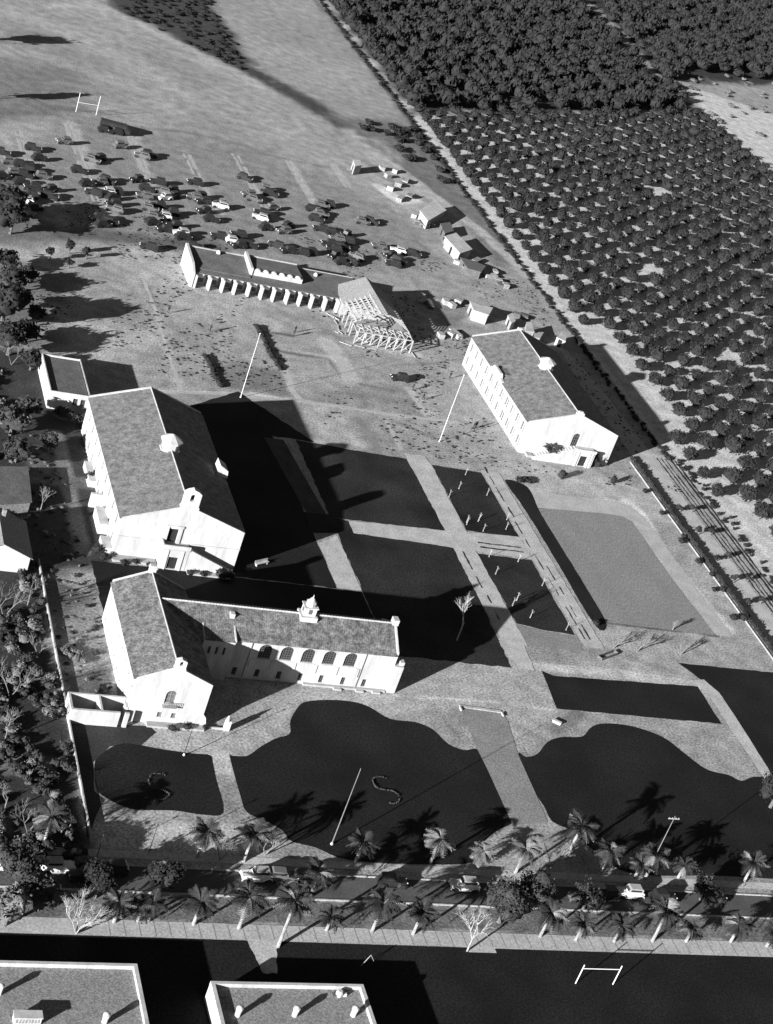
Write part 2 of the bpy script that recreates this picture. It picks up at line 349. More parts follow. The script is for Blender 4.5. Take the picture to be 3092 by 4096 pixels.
 stroke(y3((640,740),(900,775),(1180,800),(1330,825)), .8, .05, .7, .85, .15),
 # park strip by the street
 blob([(30,154.1),(300,154.1),(300,158.6),(30,158.6)], .12, .5, .95, .4, True),
]
def mott2(P, T): return T*np.clip(1+wob(P, .5, .22, 5)+wob(P, 1.1, .14, 8), .5, 1.5)*1.0
street_ops = ops + [lambda P, T: np.where((P[:,1] > 154) & (P[:,1] < 158.7), mott2(P, T), T)]
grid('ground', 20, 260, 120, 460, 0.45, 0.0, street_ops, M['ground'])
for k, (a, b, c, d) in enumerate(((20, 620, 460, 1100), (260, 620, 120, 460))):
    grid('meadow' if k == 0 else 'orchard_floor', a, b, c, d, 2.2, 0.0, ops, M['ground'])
b = MB()
for q in (((-2500,-800),(20,-800),(20,4500),(-2500,4500)), ((20,-800),(4000,-800),(4000,120),(20,120)), ((20,1100),(4000,1100),(4000,4500),(20,4500)), ((620,120),(4000,120),(4000,1100),(620,1100))):
    b.sheet(q, -0.01)
b.build('land', M['far'], kind='structure')

def sheet(name, pts, z, m, edge=None):
    return MB().sheet(pts, z).build(name, m, kind='structure')
def smooth(pts, n=4):
    """closed Catmull-Rom curve through the points"""
    P = [np.array(p) for p in pts]; out = []; N = len(P)
    for i in range(N):
        a, b_, c, d = P[i-1], P[i], P[(i+1) % N], P[(i+2) % N]
        for k in range(n):
            t = k/n; out.append(tuple(.5*(2*b_+(c-a)*t+(2*a-5*b_+4*c-d)*t*t+(3*b_-a-3*c+d)*t**3)))
    return out
def ragged(pts, amp=.18, step=1.2):
    """grass edge: small irregular steps along the outline"""
    out = []
    for i in range(len(pts)):
        a = Vector((*pts[i], 0)); c = Vector((*pts[(i+1) % len(pts)], 0)); L = (c-a).length; n = max(1, int(L/step))
        nrm = Vector((-(c-a).y, (c-a).x, 0)).normalized() if L > 1e-6 else Vector()
        for k in range(n):
            p = a.lerp(c, k/n)+nrm*(random.uniform(-amp, amp) if k else 0); out.append((p.x, p.y))
    return out
# quadrangle lawns
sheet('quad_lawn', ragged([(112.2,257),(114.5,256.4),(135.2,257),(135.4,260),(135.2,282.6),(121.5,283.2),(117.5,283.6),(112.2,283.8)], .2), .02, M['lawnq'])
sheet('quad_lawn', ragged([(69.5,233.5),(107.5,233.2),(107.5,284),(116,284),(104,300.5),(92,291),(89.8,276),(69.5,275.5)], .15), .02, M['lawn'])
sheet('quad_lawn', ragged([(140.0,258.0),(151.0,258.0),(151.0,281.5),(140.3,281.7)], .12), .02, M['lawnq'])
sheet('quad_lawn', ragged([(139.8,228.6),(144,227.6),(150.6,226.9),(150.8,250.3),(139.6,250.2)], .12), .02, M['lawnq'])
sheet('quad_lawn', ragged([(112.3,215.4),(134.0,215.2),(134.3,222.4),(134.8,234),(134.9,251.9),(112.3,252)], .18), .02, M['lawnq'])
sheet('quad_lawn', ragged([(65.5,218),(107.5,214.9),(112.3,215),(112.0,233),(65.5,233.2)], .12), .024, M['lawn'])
sheet('quad_lawn', ragged([(107.3,250.2),(115.6,251.8),(115.6,255.7),(112.4,257.2),(107.3,257)], .1), .042, M['lawnq'])
sheet('quad_path', ragged([(107.7,233.3),(112.1,233.3),(112.1,250.4),(107.7,247)], .1), .045, M['walk'])
sheet('quad_path', [(107.8,256.8),(111.8,256),(109.5,283),(105.5,283)], .038, mat('dark_path', .05, .3, .3, 3))  # upper stretch of the path in a darker tone
sheet('quad_path', ragged([(115.4,251.9),(151.2,250.6),(151.2,258.2),(140,257.4),(139.8,257.2),(135.3,256.8),(121.8,256.3),(115.7,255.8)], .12), .04, M['walk'])
sheet('quad_path', ragged([(135.3,256.4),(139.8,256.4),(140.2,282),(139.8,285),(135.2,285),(135.2,270)], .15), .048, M['walk'])
sheet('quad_path', ragged([(135.0,252),(139.6,252),(139.6,228.8),(139.6,222),(135.0,222),(134.8,236)], .15), .048, M['walk'])
sheet('quad_path', ragged([(134.2,222.4),(139.0,222.4),(138.3,215),(135.5,215)], .15), .044, M['walk'])
sheet('quad_path', ragged([(151.2,223.4),(155.2,223.4),(155.3,282.5),(151.3,282.5)], .1), .05, M['walk'])
sheet('path_gap', [(139.0,222.3),(150.5,222.3),(151,226.5),(144.0,227.2),(139.8,228.4)], .03, M['walkdark'])
for xx, y0, y1_ in ((152.2, 226, 282), (153.3, 226, 250), (136.6, 229, 250)):      # worn ruts down the walks
    yy = y0
    while yy < y1_:
        L = random.uniform(2, 6); wd = random.uniform(.15, .4); o = random.uniform(-.2, .2)
        sheet('worn_rut', ragged([(xx+o, yy), (xx+o+wd, yy), (xx+o+wd, yy+L), (xx+o, yy+L)], .1, .8), .056, M['lawn2']); yy += L+random.uniform(.5, 4)
for yy in (252.4, 253.9):
    sheet('worn_rut', ragged([(141, yy), (150, yy+.2), (150, yy+.55), (141, yy+.5)], .12, .8), .056, M['lawn2'])
# hedge-side strip and playing field
sheet('field_border', ragged([(159.5,270.5),(178.5,272.0),(181.0,270.5),(181.3,250),(182.3,232),(186.2,232.3),(185.2,250),(185.0,272.5),(183.4,276.6),(179,277.6),(160.3,276.5)], .1), .01, M['pave'])
sheet('playing_field', ragged([(159.4,232.2),(182.0,231.9),(181.1,250),(180.9,269.6),(179.6,271.6),(176,271.9),(159.5,270.4)], .06), .018, M['field'])
sheet('field_strip', ragged(smooth([(156.2,230.9),(158.9,231.4),(159.4,240),(159.5,256),(159.5,268),(160.4,277),(159.0,279.6),(156.6,280.2),(155.6,278.5),(156.3,268),(156.3,250)]), .08), .02, M['lawn'])
sheet('side_lawn', ragged([(138.6,205.0),(170.1,204.9),(170.2,215.1),(141.5,214.1),(139.6,215.2)], .1), .02, M['lawn'])
sheet('side_lawn', ragged([(169.3,221.7),(192,221.8),(240,222),(240,168),(166.5,168),(167.5,176),(172.6,184),(173.4,205),(173.2,212),(172.0,217)], .12), .02, M['lawn'])
sheet('side_path', ragged([(170.4,217.0),(172.6,217.4),(174.0,214),(174.0,205),(173.5,188),(171.6,188),(171.3,205),(171.4,213)], .08), .032, M['walk'])
# front lawns
def px(*p): return ragged(smooth(GL(p)), .06, 1.5)
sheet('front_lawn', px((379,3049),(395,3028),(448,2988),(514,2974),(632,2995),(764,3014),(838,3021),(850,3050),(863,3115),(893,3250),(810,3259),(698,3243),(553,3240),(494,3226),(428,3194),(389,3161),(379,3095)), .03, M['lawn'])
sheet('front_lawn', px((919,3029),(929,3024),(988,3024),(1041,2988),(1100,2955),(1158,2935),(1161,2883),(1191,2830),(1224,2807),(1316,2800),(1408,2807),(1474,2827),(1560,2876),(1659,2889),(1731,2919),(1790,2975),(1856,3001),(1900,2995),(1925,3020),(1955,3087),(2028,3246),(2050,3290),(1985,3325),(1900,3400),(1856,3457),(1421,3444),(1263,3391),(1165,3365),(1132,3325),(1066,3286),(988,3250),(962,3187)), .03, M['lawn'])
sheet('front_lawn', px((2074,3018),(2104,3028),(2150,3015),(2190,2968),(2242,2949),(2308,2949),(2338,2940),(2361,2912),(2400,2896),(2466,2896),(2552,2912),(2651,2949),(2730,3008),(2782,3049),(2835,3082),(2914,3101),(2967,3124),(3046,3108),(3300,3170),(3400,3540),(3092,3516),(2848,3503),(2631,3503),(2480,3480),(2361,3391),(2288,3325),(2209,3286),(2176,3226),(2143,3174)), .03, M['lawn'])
sheet('front_lawn', ragged(GL([(285,2893),(600,2905),(625,2930),(560,2985),(440,2985),(372,3050),(378,3165),(420,3200),(385,3260),(350,3360),(318,3100)]), .05, 1.2), .018, M['lawn2'])
sheet('drive', GL([(1836,2826),(2005,2848),(2030,2880),(2072,3018),(2141,3172),(2192,3290),(2050,3300),(1953,3085),(1907,2993)]), .036, M['walkdark'])
def ribbon(name, pts, w, z, m, rg=.08):
    L = []; Rr = []
    for i, p in enumerate(pts):
        a = pts[max(i-1, 0)]; b = pts[min(i+1, len(pts)-1)]; d = Vector((b[0]-a[0], b[1]-a[1])).normalized(); n = Vector((-d.y, d.x))*w/2
        L.append((p[0]+n.x, p[1]+n.y)); Rr.append((p[0]-n.x, p[1]-n.y))
    return sheet(name, ragged(L+Rr[::-1], rg), z, m)
ribbon('thin_path', GL(z4c((900,862),(1400,872),(1670,905))+z5c((280,915),(600,960),(900,1005),(1200,1040),(1300,1062))), .9, .012, M['pave'])
ribbon('plot_edge', GL(z5c((470,560),(560,690),(610,790))), 2.4, .012, M['walk'], .25)
ribbon('plot_edge', GL(z5c((195,650),(260,860),(300,905))), 1.4, .014, M['walk'], .25)
ribbon('plot_edge', GL(z5c((830,1035),(920,1215))), .7, .013, M['pave'])
ribbon('plot_edge', GL(z5c((930,1055),(1140,1155))), .9, .011, M['walkdark'])
ribbon('plot_edge', GL(z5c((650,1015),(780,1205))), 1.6, .011, M['walkdark'], .2)
ribbon('plot_edge', GL(z5c((980,860),(1080,1015))), 1.6, .011, M['walk'], .2)
ribbon('plot_edge', GL(z4c((1060,740),(1110,860))), .8, .011, M['pave'], .15)
ribbon('plot_edge', GL(z4c((860,150),(960,400),(1000,560),(1060,740))), .7, .012, M['walk'], .15)
for c_, ya, yb in ((87.2, 437, 378), (72.7, 424, 395), (103.2, 437, 404), (117.6, 432, 396), (132.6, 440, 398), (148.4, 444, 411), (162.5, 448, 432), (77.5, 392, 379)):
    for dx in (-.7, .75):
        y_ = yb
        while y_ < ya:
            L_ = random.uniform(4, 12); ribbon('wheel_track', [(c_+dx+.02*(y_-yb)*-1, y_), (c_+dx+.02*(y_-yb)*-1, min(ya, y_+L_))], random.uniform(.7, 1.2), .012, M['pave'], .2); y_ += L_+random.uniform(.3, 5)
# street
sheet('sidewalk', [(20,151.25),(104.5,151.25),(104.5,150.3),(108.5,150.3),(108.5,151.1),(260,151.1),(260,153.95),(20,153.95)], .05, M['pave'])
for xx in np.arange(57, 180, 1.9):
    sheet('sidewalk_joint', [(xx,151.3),(xx+.12,151.3),(xx+.12,153.9),(xx,153.9)], .056, M['walkdark'])
sheet('street', [(20,159.0),(260,159.0),(260,163.4),(20,163.4)], .02, M['asphalt'])
for y0 in (158.75, 163.45): MB().box(20, 260, y0, y0+.22, 0, .13).build('kerb', M['pave'], kind='structure')
sheet('sidewalk', [(20,164.9),(260,164.9),(260,166.3),(20,166.3)], .04, M['walk'])
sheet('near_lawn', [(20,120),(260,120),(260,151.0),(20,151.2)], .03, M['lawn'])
sheet('garden_path', ragged([(74.3,151.4),(78.4,151.4),(77.6,148.5),(77.0,145.8),(75.2,145.8),(74.8,148)], .15, .6), .06, M['walk'])
# lane beyond the field hedge
sheet('lane', ragged([(193.5,200),(199.3,200),(199.3,296),(199,330),(196,360),(193.5,330)], .15), .02, M['walk'])
for xx, wd in ((199.9, .35), (201.0, .3), (202.0, .35), (203.4, .6), (204.4, .5)):
    sheet('lane_rut', ragged([(xx,200),(xx+wd,200),(xx+wd,300),(xx,300)], .14, 1.0), .026, M['lawn2'])
MB().box(191.55, 191.8, 200, 296, 0, .16).build('kerb', M['pave'], kind='structure')
# ================================================================== buildings
def wall(mb, P0, u, L, H, opens=(), depth=.22, z0=0.0):
    """wall face from P0 along unit u (length L, height H), real recesses for the openings (a0,a1,b0,b1[,arch])"""
    ux, uy = u; nx, ny = uy, -ux            # outward normal to the right of u
    def W(a, z, d=0.0): return (P0[0]+ux*a-nx*d, P0[1]+uy*a-ny*d, z)
    us = sorted({0, L, *[o[0] for o in opens], *[o[1] for o in opens]}); zs = sorted({z0, H, *[o[2] for o in opens], *[o[3] for o in opens]})
    for a, b in zip(us[:-1], us[1:]):
        for c, d in zip(zs[:-1], zs[1:]):
            if any(o[0] <= a+1e-6 and b <= o[1]+1e-6 and o[2] <= c+1e-6 and d <= o[3]+1e-6 for o in opens): continue
            mb.add([W(a,c), W(b,c), W(b,d), W(a,d)], [(0,1,2,3)])
    for o in opens:
        a, b, c, d = o[:4]
        mb.add([W(a,c),W(b,c),W(b,c,depth),W(a,c,depth)], [(0,1,2,3)])
        if len(o) < 5:
            mb.add([W(a,c),W(a,d),W(a,d,depth),W(a,c,depth)], [(0,3,2,1)]); mb.add([W(b,c),W(b,d),W(b,d,depth),W(b,c,depth)], [(0,1,2,3)])
            mb.add([W(a,d),W(b,d),W(b,d,depth),W(a,d,depth)], [(3,2,1,0)])
        else:
            r = (b-a)/2; cx = (a+b)/2; sp = d-r; n = 10
            arc = [(cx-r*math.cos(math.pi*i/n), sp+r*math.sin(math.pi*i/n)) for i in range(n+1)]
            for i in range(n):
                p, q = arc[i], arc[i+1]
                mb.add([W(p[0],p[1]),W(q[0],q[1]),W(q[0],d),W(p[0],d)], [(0,1,2,3)])
                mb.add([W(p[0],p[1]),W(q[0],q[1]),W(q[0],q[1],depth),W(p[0],p[1],depth)], [(3,2,1,0)])
            for e in (a, b):
                mb.add([W(e,c),W(e,sp),W(e,sp,depth),W(e,c,depth)], [(0,1,2,3)])
    return W
def bar3(mb, p, q, wd, n):
    """flat bar between two points, width wd, proud along n"""
    mb.tube(p, q, wd/2, n=4); return mb
def window(parent, o, P0, u, op, kind='blind', rows=3, cols=2, depth=.22, frame=True, name='window'):
    ux, uy = u; nx, ny = uy, -ux; a, b, c, d = op[:4]
    def W(s, z, dd): return (P0[0]+ux*s-nx*dd, P0[1]+uy*s-ny*dd, z)
    mb = MB(o); arch = len(op) > 4; sp = d-(b-a)/2 if arch else d
    fw = .07; e = depth-.06
    def strip(s0, z0, s1, z1, w_):
        if abs(s0-s1) < 1e-6: q = [(s0-w_, z0), (s0+w_, z0), (s0+w_, z1), (s0-w_, z1)]
        else: q = [(s0, z0-w_), (s1, z0-w_), (s1, z0+w_), (s0, z0+w_)]
        vs = [W(x, z, e) for x, z in q]+[W(x, z, depth) for x, z in q]
        mb.add(vs, [(0,1,2,3),(0,4,5,1),(1,5,6,2),(2,6,7,3),(3,7,4,0)])
    strip(a+fw, c, a+fw, sp, fw); strip(b-fw, c, b-fw, sp, fw); strip(a, c+fw, b, c+fw, fw)
    if not arch: strip(a, d-fw, b, d-fw, fw)
    r = (b-a)/2; cx = (a+b)/2
    for i in range(1, cols):
        s = a+(b-a)*i/cols; top = d if not arch else sp+math.sqrt(max(0, r*r-(s-cx)**2))
        strip(s, c, s, top, .03)
    for i in range(1, rows):
        z = c+(d-c)*i/rows; h = r if not arch or z < sp else math.sqrt(max(0, r*r-(z-sp)**2))
        strip(cx-h, z, cx+h, z, .03)
    f = mb.build(name, M[{'blind':'blindf','dark':'woodd','arch':'cgrey'}[kind]], parent)
    g = MB(o)
    if arch:
        n = 10; pts = [W(a,c,depth), W(b,c,depth)]+[W(cx+r*math.cos(math.pi*i/n), sp+r*math.sin(math.pi*i/n), depth) for i in range(n+1)]
        g.add(pts, [tuple(range(len(pts)))])
    else: g.add([W(a,c,depth), W(b,c,depth), W(b,d,depth), W(a,d,depth)], [(0,1,2,3)])
    g.build('pane', M[{'blind':'blind','arch':'dark','dark':'dark'}[kind]], f)
    return f
def door(parent, o, P0, u, op, depth=.3, name='door'):
    ux, uy = u; nx, ny = uy, -ux; a, b, c, d = op[:4]
    def W(s, z, dd): return (P0[0]+ux*s-nx*dd, P0[1]+uy*s-ny*dd, z)
    g = MB(o); g.add([W(a,c,depth), W(b,c,depth), W(b,d,depth), W(a,d,depth)], [(0,1,2,3)]); m = (a+b)/2
    for s0, s1 in ((a+.1, m-.06), (m+.06, b-.1)):
        q = [(s0,c+.1),(s1,c+.1),(s1,d-.15),(s0,d-.15)]
        g.add([W(x,z,depth-.05) for x,z in q]+[W(x,z,depth) for x,z in q], [(0,1,2,3),(0,4,5,1),(1,5,6,2),(2,6,7,3),(3,7,4,0)])
    return g.build(name, M['dark'], parent)
def gable(o, parent, x0, x1, y0, y1, ez, rx, rz, opensS=(), opensW=(), par=.28, wm='white', over=.0):
    """long hall along Y: open-faced walls, gabled end walls with parapets"""
    mb = MB(o)
    wall(mb, (x0, y0), (1, 0), x1-x0, ez, opensS); wall(mb, (x0, y1), (0, -1), y1-y0, ez, opensW)
    wall(mb, (x1, y0), (0, 1), y1-y0, ez); wall(mb, (x1, y1), (-1, 0), x1-x0, ez)
    mb.build('wall', M[wm], parent)
    g = MB(o)
    for ya, yb in ((y0, y0+.35), (y1-.35, y1)):
        g.exy([(x0, ez), (x1, ez), (x1, ez+par), (rx, rz+par), (x0, ez+par)], ya, yb)
    g.each('gable', M[wm], parent)
    return mb
def gable_roof(o, parent, x0, x1, y0, y1, ez, rx, rz, m, eave=.35):
    s = (rz-ez)/(rx-x0); s2 = (rz-ez)/(x1-rx)
    r = MB(o)
    r.slab([(x0-eave, y0, ez-eave*s+.06), (rx, y0, rz+.06), (rx, y1, rz+.06), (x0-eave, y1, ez-eave*s+.06)][::-1], .12)
    r.slab([(rx, y0, rz+.06), (x1+eave, y0, ez-eave*s2+.06), (x1+eave, y1, ez-eave*s2+.06), (rx, y1, rz+.06)][::-1], .12)
    ro = r.each('roof', M[m], parent)
    c = MB(o); n = int((y1-y0)/.5)
    for i in range(n):
        a = y0+(y1-y0)*i/n; c.tube((rx, a, rz+.1), (rx, a+(y1-y0)/n*.94, rz+.12), .13, .15, n=6)
    c.build('ridge_cap', M['whitey'], ro, 'stuff')
    return ro
def bell_gable(o, parent, cx, y0, th, z0, zt, hw, name='bell_gable', hole=(.38, .5)):
    """small pierced bell wall with a pointed head"""
    h = zt-z0; g = MB(o); hh = hole[0]; zb = z0+h*.42; zs = z0+h*.66
    g.box(cx-hw*1.12, cx+hw*1.12, y0-.06, y0+th+.06, z0, z0+h*.12)
    g.box(cx-hw, cx+hw, y0, y0+th, z0+h*.12, zb)
    for s in (-1, 1):
        xa, xb = sorted((cx+s*hh, cx+s*hw)); g.box(xa, xb, y0, y0+th, zb, zs)
    n = 8; arc = [(cx+hh*math.cos(math.pi*i/n), zs+hh*math.sin(math.pi*i/n)) for i in range(n+1)]
    out = [(cx+hw, zs), (cx+hw, z0+h*.8), (cx+hw*.55, z0+h*.92), (cx, zt), (cx-hw*.55, z0+h*.92), (cx-hw, z0+h*.8), (cx-hw, zs)]
    g.exy(out+arc[::-1], y0, y0+th)
    b = g.build(name, M['white'], parent)
    MB(o).box(cx-hh, cx+hh, y0+th*.72, y0+th*.74, zb, zs+hh*.9).build('bell_opening', M['dark'], b)
    return b
def cupola(o, parent, x, y, z0, r, h):
    c = MB(o); c.lathe((x, y, z0), [(r*.92, 0), (r*.92, h*.12), (r*1.02, h*.12), (r*1.02, h*.2), (r*.86, h*.2), (r*.86, h*.62), (r*1.1, h*.62), (r*1.1, h*.7)], 8, .39)
    b = c.build('ventilator', M['white'], parent)
    l = MB(o)
    for k in range(8):
        t = .39+math.pi/8+k*math.pi/4
        for q in range(4):
            zz = z0+h*(.26+.09*q); rr = r*.86*math.cos(math.pi/8)+.03; w2 = r*.24
            p = (x+rr*math.cos(t), y+rr*math.sin(t)); d = (-math.sin(t)*w2, math.cos(t)*w2)
            l.tube((p[0]-d[0], p[1]-d[1], zz), (p[0]+d[0], p[1]+d[1], zz), .04, n=4)
    l.build('louvre', M['walk'], b, 'stuff')
    MB(o).lathe((x, y, z0+h*.7), [(r*1.12, 0), (r*.3, h*.26), (.05, h*.32)], 8, .39).build('ventilator_roof', M['white'], b)
    return b

# ---------------------------------------------------------------- large hall on the left (x 69-89.6)
o = (69.2, 235.2, 0)
A = thing('assembly_hall', 'long white gabled hall with outside stair, pierced bell gable and eight-sided ventilator', 'building', o)
X0, X1, Y0, Y1, EZ, RX, RZ = 69.2, 89.6, 235.2, 275.2, 7.1, 79.4, 10.7
opS = [(7.9, 9.5, 3.95, 6.5), (8.5, 10.1, .1, 2.35)]
opW = []
for k in range(9):
    yy = 3.0+k*4.1; opW += [(yy, yy+1.2, 1.0, 2.6), (yy, yy+1.2, 4.2, 6.0)]
gable(o, A, X0, X1, Y0, Y1, EZ, RX, RZ, [opS[0]], opW)
gable_roof(o, A, X0, X1, Y0+.35, Y1-.35, EZ, RX, RZ, 'tileA')
door(A, o, (X0, Y0), (1, 0), opS[0])
for op in opW: window(A, o, (X0, Y1), (0, -1), op, 'blind')
f = MB(o); f.box(76.6, 77.05, Y0-.22, Y0-.002, 3.95, 6.9); f.box(78.75, 79.3, Y0-.22, Y0-.002, 3.95, 6.9); f.box(76.5, 79.4, Y0-.28, Y0-.002, 6.9, 7.2); f.each('door_surround', M['white'], A)
bell_gable(o, A, 79.4, Y0-.05, 1.0, 10.5, 14.1, 1.35)
cupola(o, A, 79.4, 254.4, 9.9, 1.75, 3.3)
p = MB(o)       # porch block carrying the balcony
wall(p, (76.4, Y0-2.0), (1, 0), 4.4, 3.75, [(1.3, 2.9, .1, 2.4)], .3)
p.box(76.4, 76.75, Y0-1.99, Y0-.003, 0, 3.75); p.box(80.45, 80.8, Y0-1.99, Y0-.003, 0, 3.75)
p.build('porch', M['white'], A); door(A, o, (76.4, Y0-2.0), (1, 0), (1.3, 2.9, .1, 2.4))
p = MB(o); p.box(76.3, 80.9, Y0-2.1, Y0-.004, 3.75, 3.95); p.build('balcony_floor', M['whitey'], A)
p = MB(o); p.box(76.3, 80.9, Y0-2.12, Y0-1.9, 3.95, 4.6); p.box(76.3, 76.5, Y0-1.9, Y0-.005, 3.95, 4.6); p.each('balcony_parapet', M['white'], A)
p = MB(o); p.box(79.7, 80.0, Y0-2.15, Y0-2.001, 0, 3.75); p.box(77.2, 77.45, Y0-2.15, Y0-2.001, 0, 3.75); p.each('pilaster', M['white'], A)
n = 16
for k in range(n):      # outside stair falling to the right
    xa = 80.8+k*.53; zt = 3.75-(k+1)*3.6/n
    MB(o).box(xa, xa+.53, Y0-1.7, Y0-.003, 0, zt).build('stair_step', M['whitey'], A)
p = MB(o); p.eyx([(0,0)]*0 or [(Y0-1.95, 0), (Y0-1.7, 0), (Y0-1.7, .1), (Y0-1.95, .1)], 80.8, 89.3)
p = MB(o); p.exy([(80.8, 0), (89.4, 0), (89.4, .55), (80.8, 4.1)], Y0-1.95, Y0-1.72); p.build('stair_wall', M['white'], A)
p = MB(o); p.box(69.1, 76.3, Y0-.045, Y0-.003, 4.0, 4.12); p.box(81.0, 89.7, Y0-.045, Y0-.003, 4.0, 4.12); p.each('string_course', M['whitey'], A)
p = MB(o); p.box(69.0, 76.2, Y0-1.6, Y0-.003, 0, .45); p.box(81.2, 88.6, Y0-3.0, Y0-1.96, 0, .3); p.each('planter', M['whitey'], A)
p = MB(o)       # low bays along the left wall
p.box(67.6, 69.19, 241.5, 247.0, 0, 1.9); p.box(67.2, 69.19, 249.5, 250.1, 0, 2.6); p.box(67.9, 69.19, 256, 262.5, 0, 1.3); p.box(67.6, 69.19, 236.0, 239.5, 0, 1.0)
p.each('side_porch', M['white'], A)
dz = G(885, 1868, 8.4)
p = MB((69.2, 235.2, 0)); p.exy([(dz[0]-1.0, 7.4), (dz[0]+1.1, 7.2), (dz[0]+.9, 8.6), (dz[0]-.7, 9.6)], dz[1]-1.6, dz[1]+1.0); p.build('roof_dormer', M['white'], A)
# flat-roofed annex
o = (63.6, 281.5, 0); B_ = thing('hall_annex', 'low flat-roofed white annex behind the far left corner of the long hall', 'building', o)
w_ = MB(o); wall(w_, (63.7, 282.0), (1, 0), 7.3, 3.5, [(4.4, 5.3, 1.3, 2.7), (5.8, 6.7, 1.3, 2.7)]); wall(w_, (63.7, 296.5), (0, -1), 14.5, 3.5); wall(w_, (71.0, 282.0), (0, 1), 14.5, 3.5); wall(w_, (71.0, 296.5), (-1, 0), 7.3, 3.5)
w_.build('wall', M['white'], B_)
for op in ((4.4, 5.3, 1.3, 2.7), (5.8, 6.7, 1.3, 2.7)): window(B_, o, (63.7, 282.0), (1, 0), op, 'dark', 2, 2)
MB(o).box(63.9, 70.8, 282.2, 296.3, 3.1, 3.2).each('roof', M['tar'], B_)
p = MB(o); p.box(63.68, 71.02, 281.98, 282.2, 3.5, 3.62); p.box(63.68, 63.9, 282.2, 296.5, 3.5, 3.62); p.box(70.8, 71.02, 282.2, 296.5, 3.5, 3.62); p.each('coping', M['white'], B_)

# ---------------------------------------------------------------- right hall
o = (163.3, 292.6, 0); B = thing('right_hall', 'long white gabled hall by the orchard lane with arched window over its porch', 'building', o)
X0, X1, Y0, Y1, EZ, RX, RZ = 163.3, 184.2, 292.6, 331.4, 7.1, 173.8, 10.6
opW = []
for k in range(11):
    yy = 1.2+k*3.45; opW += [(yy, yy+1.0, .9, 2.9), (yy+1.25, yy+1.9, .9, 2.9), (yy, yy+1.0, 4.1, 6.1), (yy+1.25, yy+1.9, 4.1, 6.1)]
opS = [(10.9, 12.4, 3.3, 6.4, 1)]
gable(o, B, X0, X1, Y0, Y1, EZ, RX, RZ, opS, opW); gable_roof(o, B, X0, X1, Y0+.35, Y1-.35, EZ, RX, RZ, 'tileA')
window(B, o, (X0, Y0), (1, 0), opS[0], 'dark', 4, 3)
for op in opW: window(B, o, (X0, Y1), (0, -1), op, 'blind', 3, 1)
p = MB(o); p.box(RX-.9, RX+.9, Y0-.06, Y0+.5, 10.6, 11.1); p.box(RX-.5, RX+.5, Y0-.06, Y0+.5, 11.1, 11.45); p.each('gable_cap', M['white'], B)
p = MB(o); p.box(RX-.6, RX+.4, Y1-.5, Y1+.05, 10.6, 11.2); p.each('gable_cap', M['white'], B)
cupola(o, B, 173.9, 314.0, 9.9, 1.75, 2.9)
p = MB(o); p.eyx([(309.6, 6.9), (317.0, 6.9), (317.0, 7.3), (316.2, 7.5), (315.6, 8.3), (311.6, 8.3), (311.0, 7.5), (309.6, 7.3)], 162.9, 163.5); p.build('wall_dormer', M['white'], B)
p = MB(o); p.box(163.5, 166.0, 312.0, 315.2, 7.0, 8.0); p.build('dormer_roof', M['tileA'], B)
p = MB(o); wall(p, (175.1, Y0-2.2), (1, 0), 4.4, 3.4, [(1.2, 2.9, .1, 2.5)], .3); p.box(175.1, 175.4, Y0-2.19, Y0-.003, 0, 3.4); p.box(179.2, 179.5, Y0-2.19, Y0-.003, 0, 3.4)
p.build('porch', M['white'], B); door(B, o, (175.1, Y0-2.2), (1, 0), (1.2, 2.9, .1, 2.5))
p = MB(o); p.box(175.0, 179.6, Y0-2.3, Y0-.004, 3.4, 3.55); p.box(175.0, 179.6, Y0-2.32, Y0-2.1, 3.55, 4.0); p.each('balcony', M['white'], B)
p = MB(o); p.box(178.2, 178.5, Y0-2.36, Y0-2.201, 0, 3.4); p.box(178.8, 179.1, Y0-2.36, Y0-2.201, 0, 3.4); p.box(175.5, 175.8, Y0-2.36, Y0-2.201, 0, 3.4); p.each('pilaster', M['white'], B)
n = 15
for k in range(n):
    xa = 175.0-(k+1)*.6; MB(o).box(xa, xa+.6, Y0-1.9, Y0-.003, 0, 3.5-(k+1)*3.3/n).build('stair_step', M['white'], B)
p = MB(o); p.exy([(165.9, 0), (175.0, 0), (175.0, 4.0), (165.9, .6)], Y0-2.2, Y0-1.92); p.build('stair_wall', M['white'], B)
p = MB(o); p.box(164.8, 166.2, Y0-1.5, Y0-.1, 0, .5); p.each('planter', M['whitey'], B)
p = MB(o); p.box(163.2, 163.298, Y0+.3, Y1-.3, 0, .5); p.build('plinth', M['whitey'], B)

# ---------------------------------------------------------------- near wing
o = (65, 193, 0); W1 = thing('near_wing', 'white gabled wing with blotched tile roof, small bell gable and balcony window', 'building', o)
X0, X1, Y0, Y1, EZ, RX, RZ = 65.0, 76.0, 193.0, 217.2, 7.2, 70.4, 9.75
opW = [(k*3.0+1.5, k*3.0+2.2, zz, zz+1.0) for k in range(8) for zz in (1.2, 4.9)]
opS = [(4.75, 6.25, 3.6, 5.9, 1), (4.3, 5.0, 1.1, 2.0), (6.35, 7.05, 1.1, 2.0)]
gable(o, W1, X0, X1, Y0, Y1, EZ, RX, RZ, opS, opW, par=.2); gable_roof(o, W1, X0, X1, Y0+.35, Y1-.35, EZ, RX, RZ, 'tileC')
for op in opW: window(W1, o, (X0, Y1), (0, -1), op, 'blind', 2, 1)
for op in opS: window(W1, o, (X0, Y0), (1, 0), op, 'blind', 3, 2)
bell_gable(o, W1, RX+.2, Y0-.05, .8, 9.6, 11.3, .75, hole=(.28, .4))
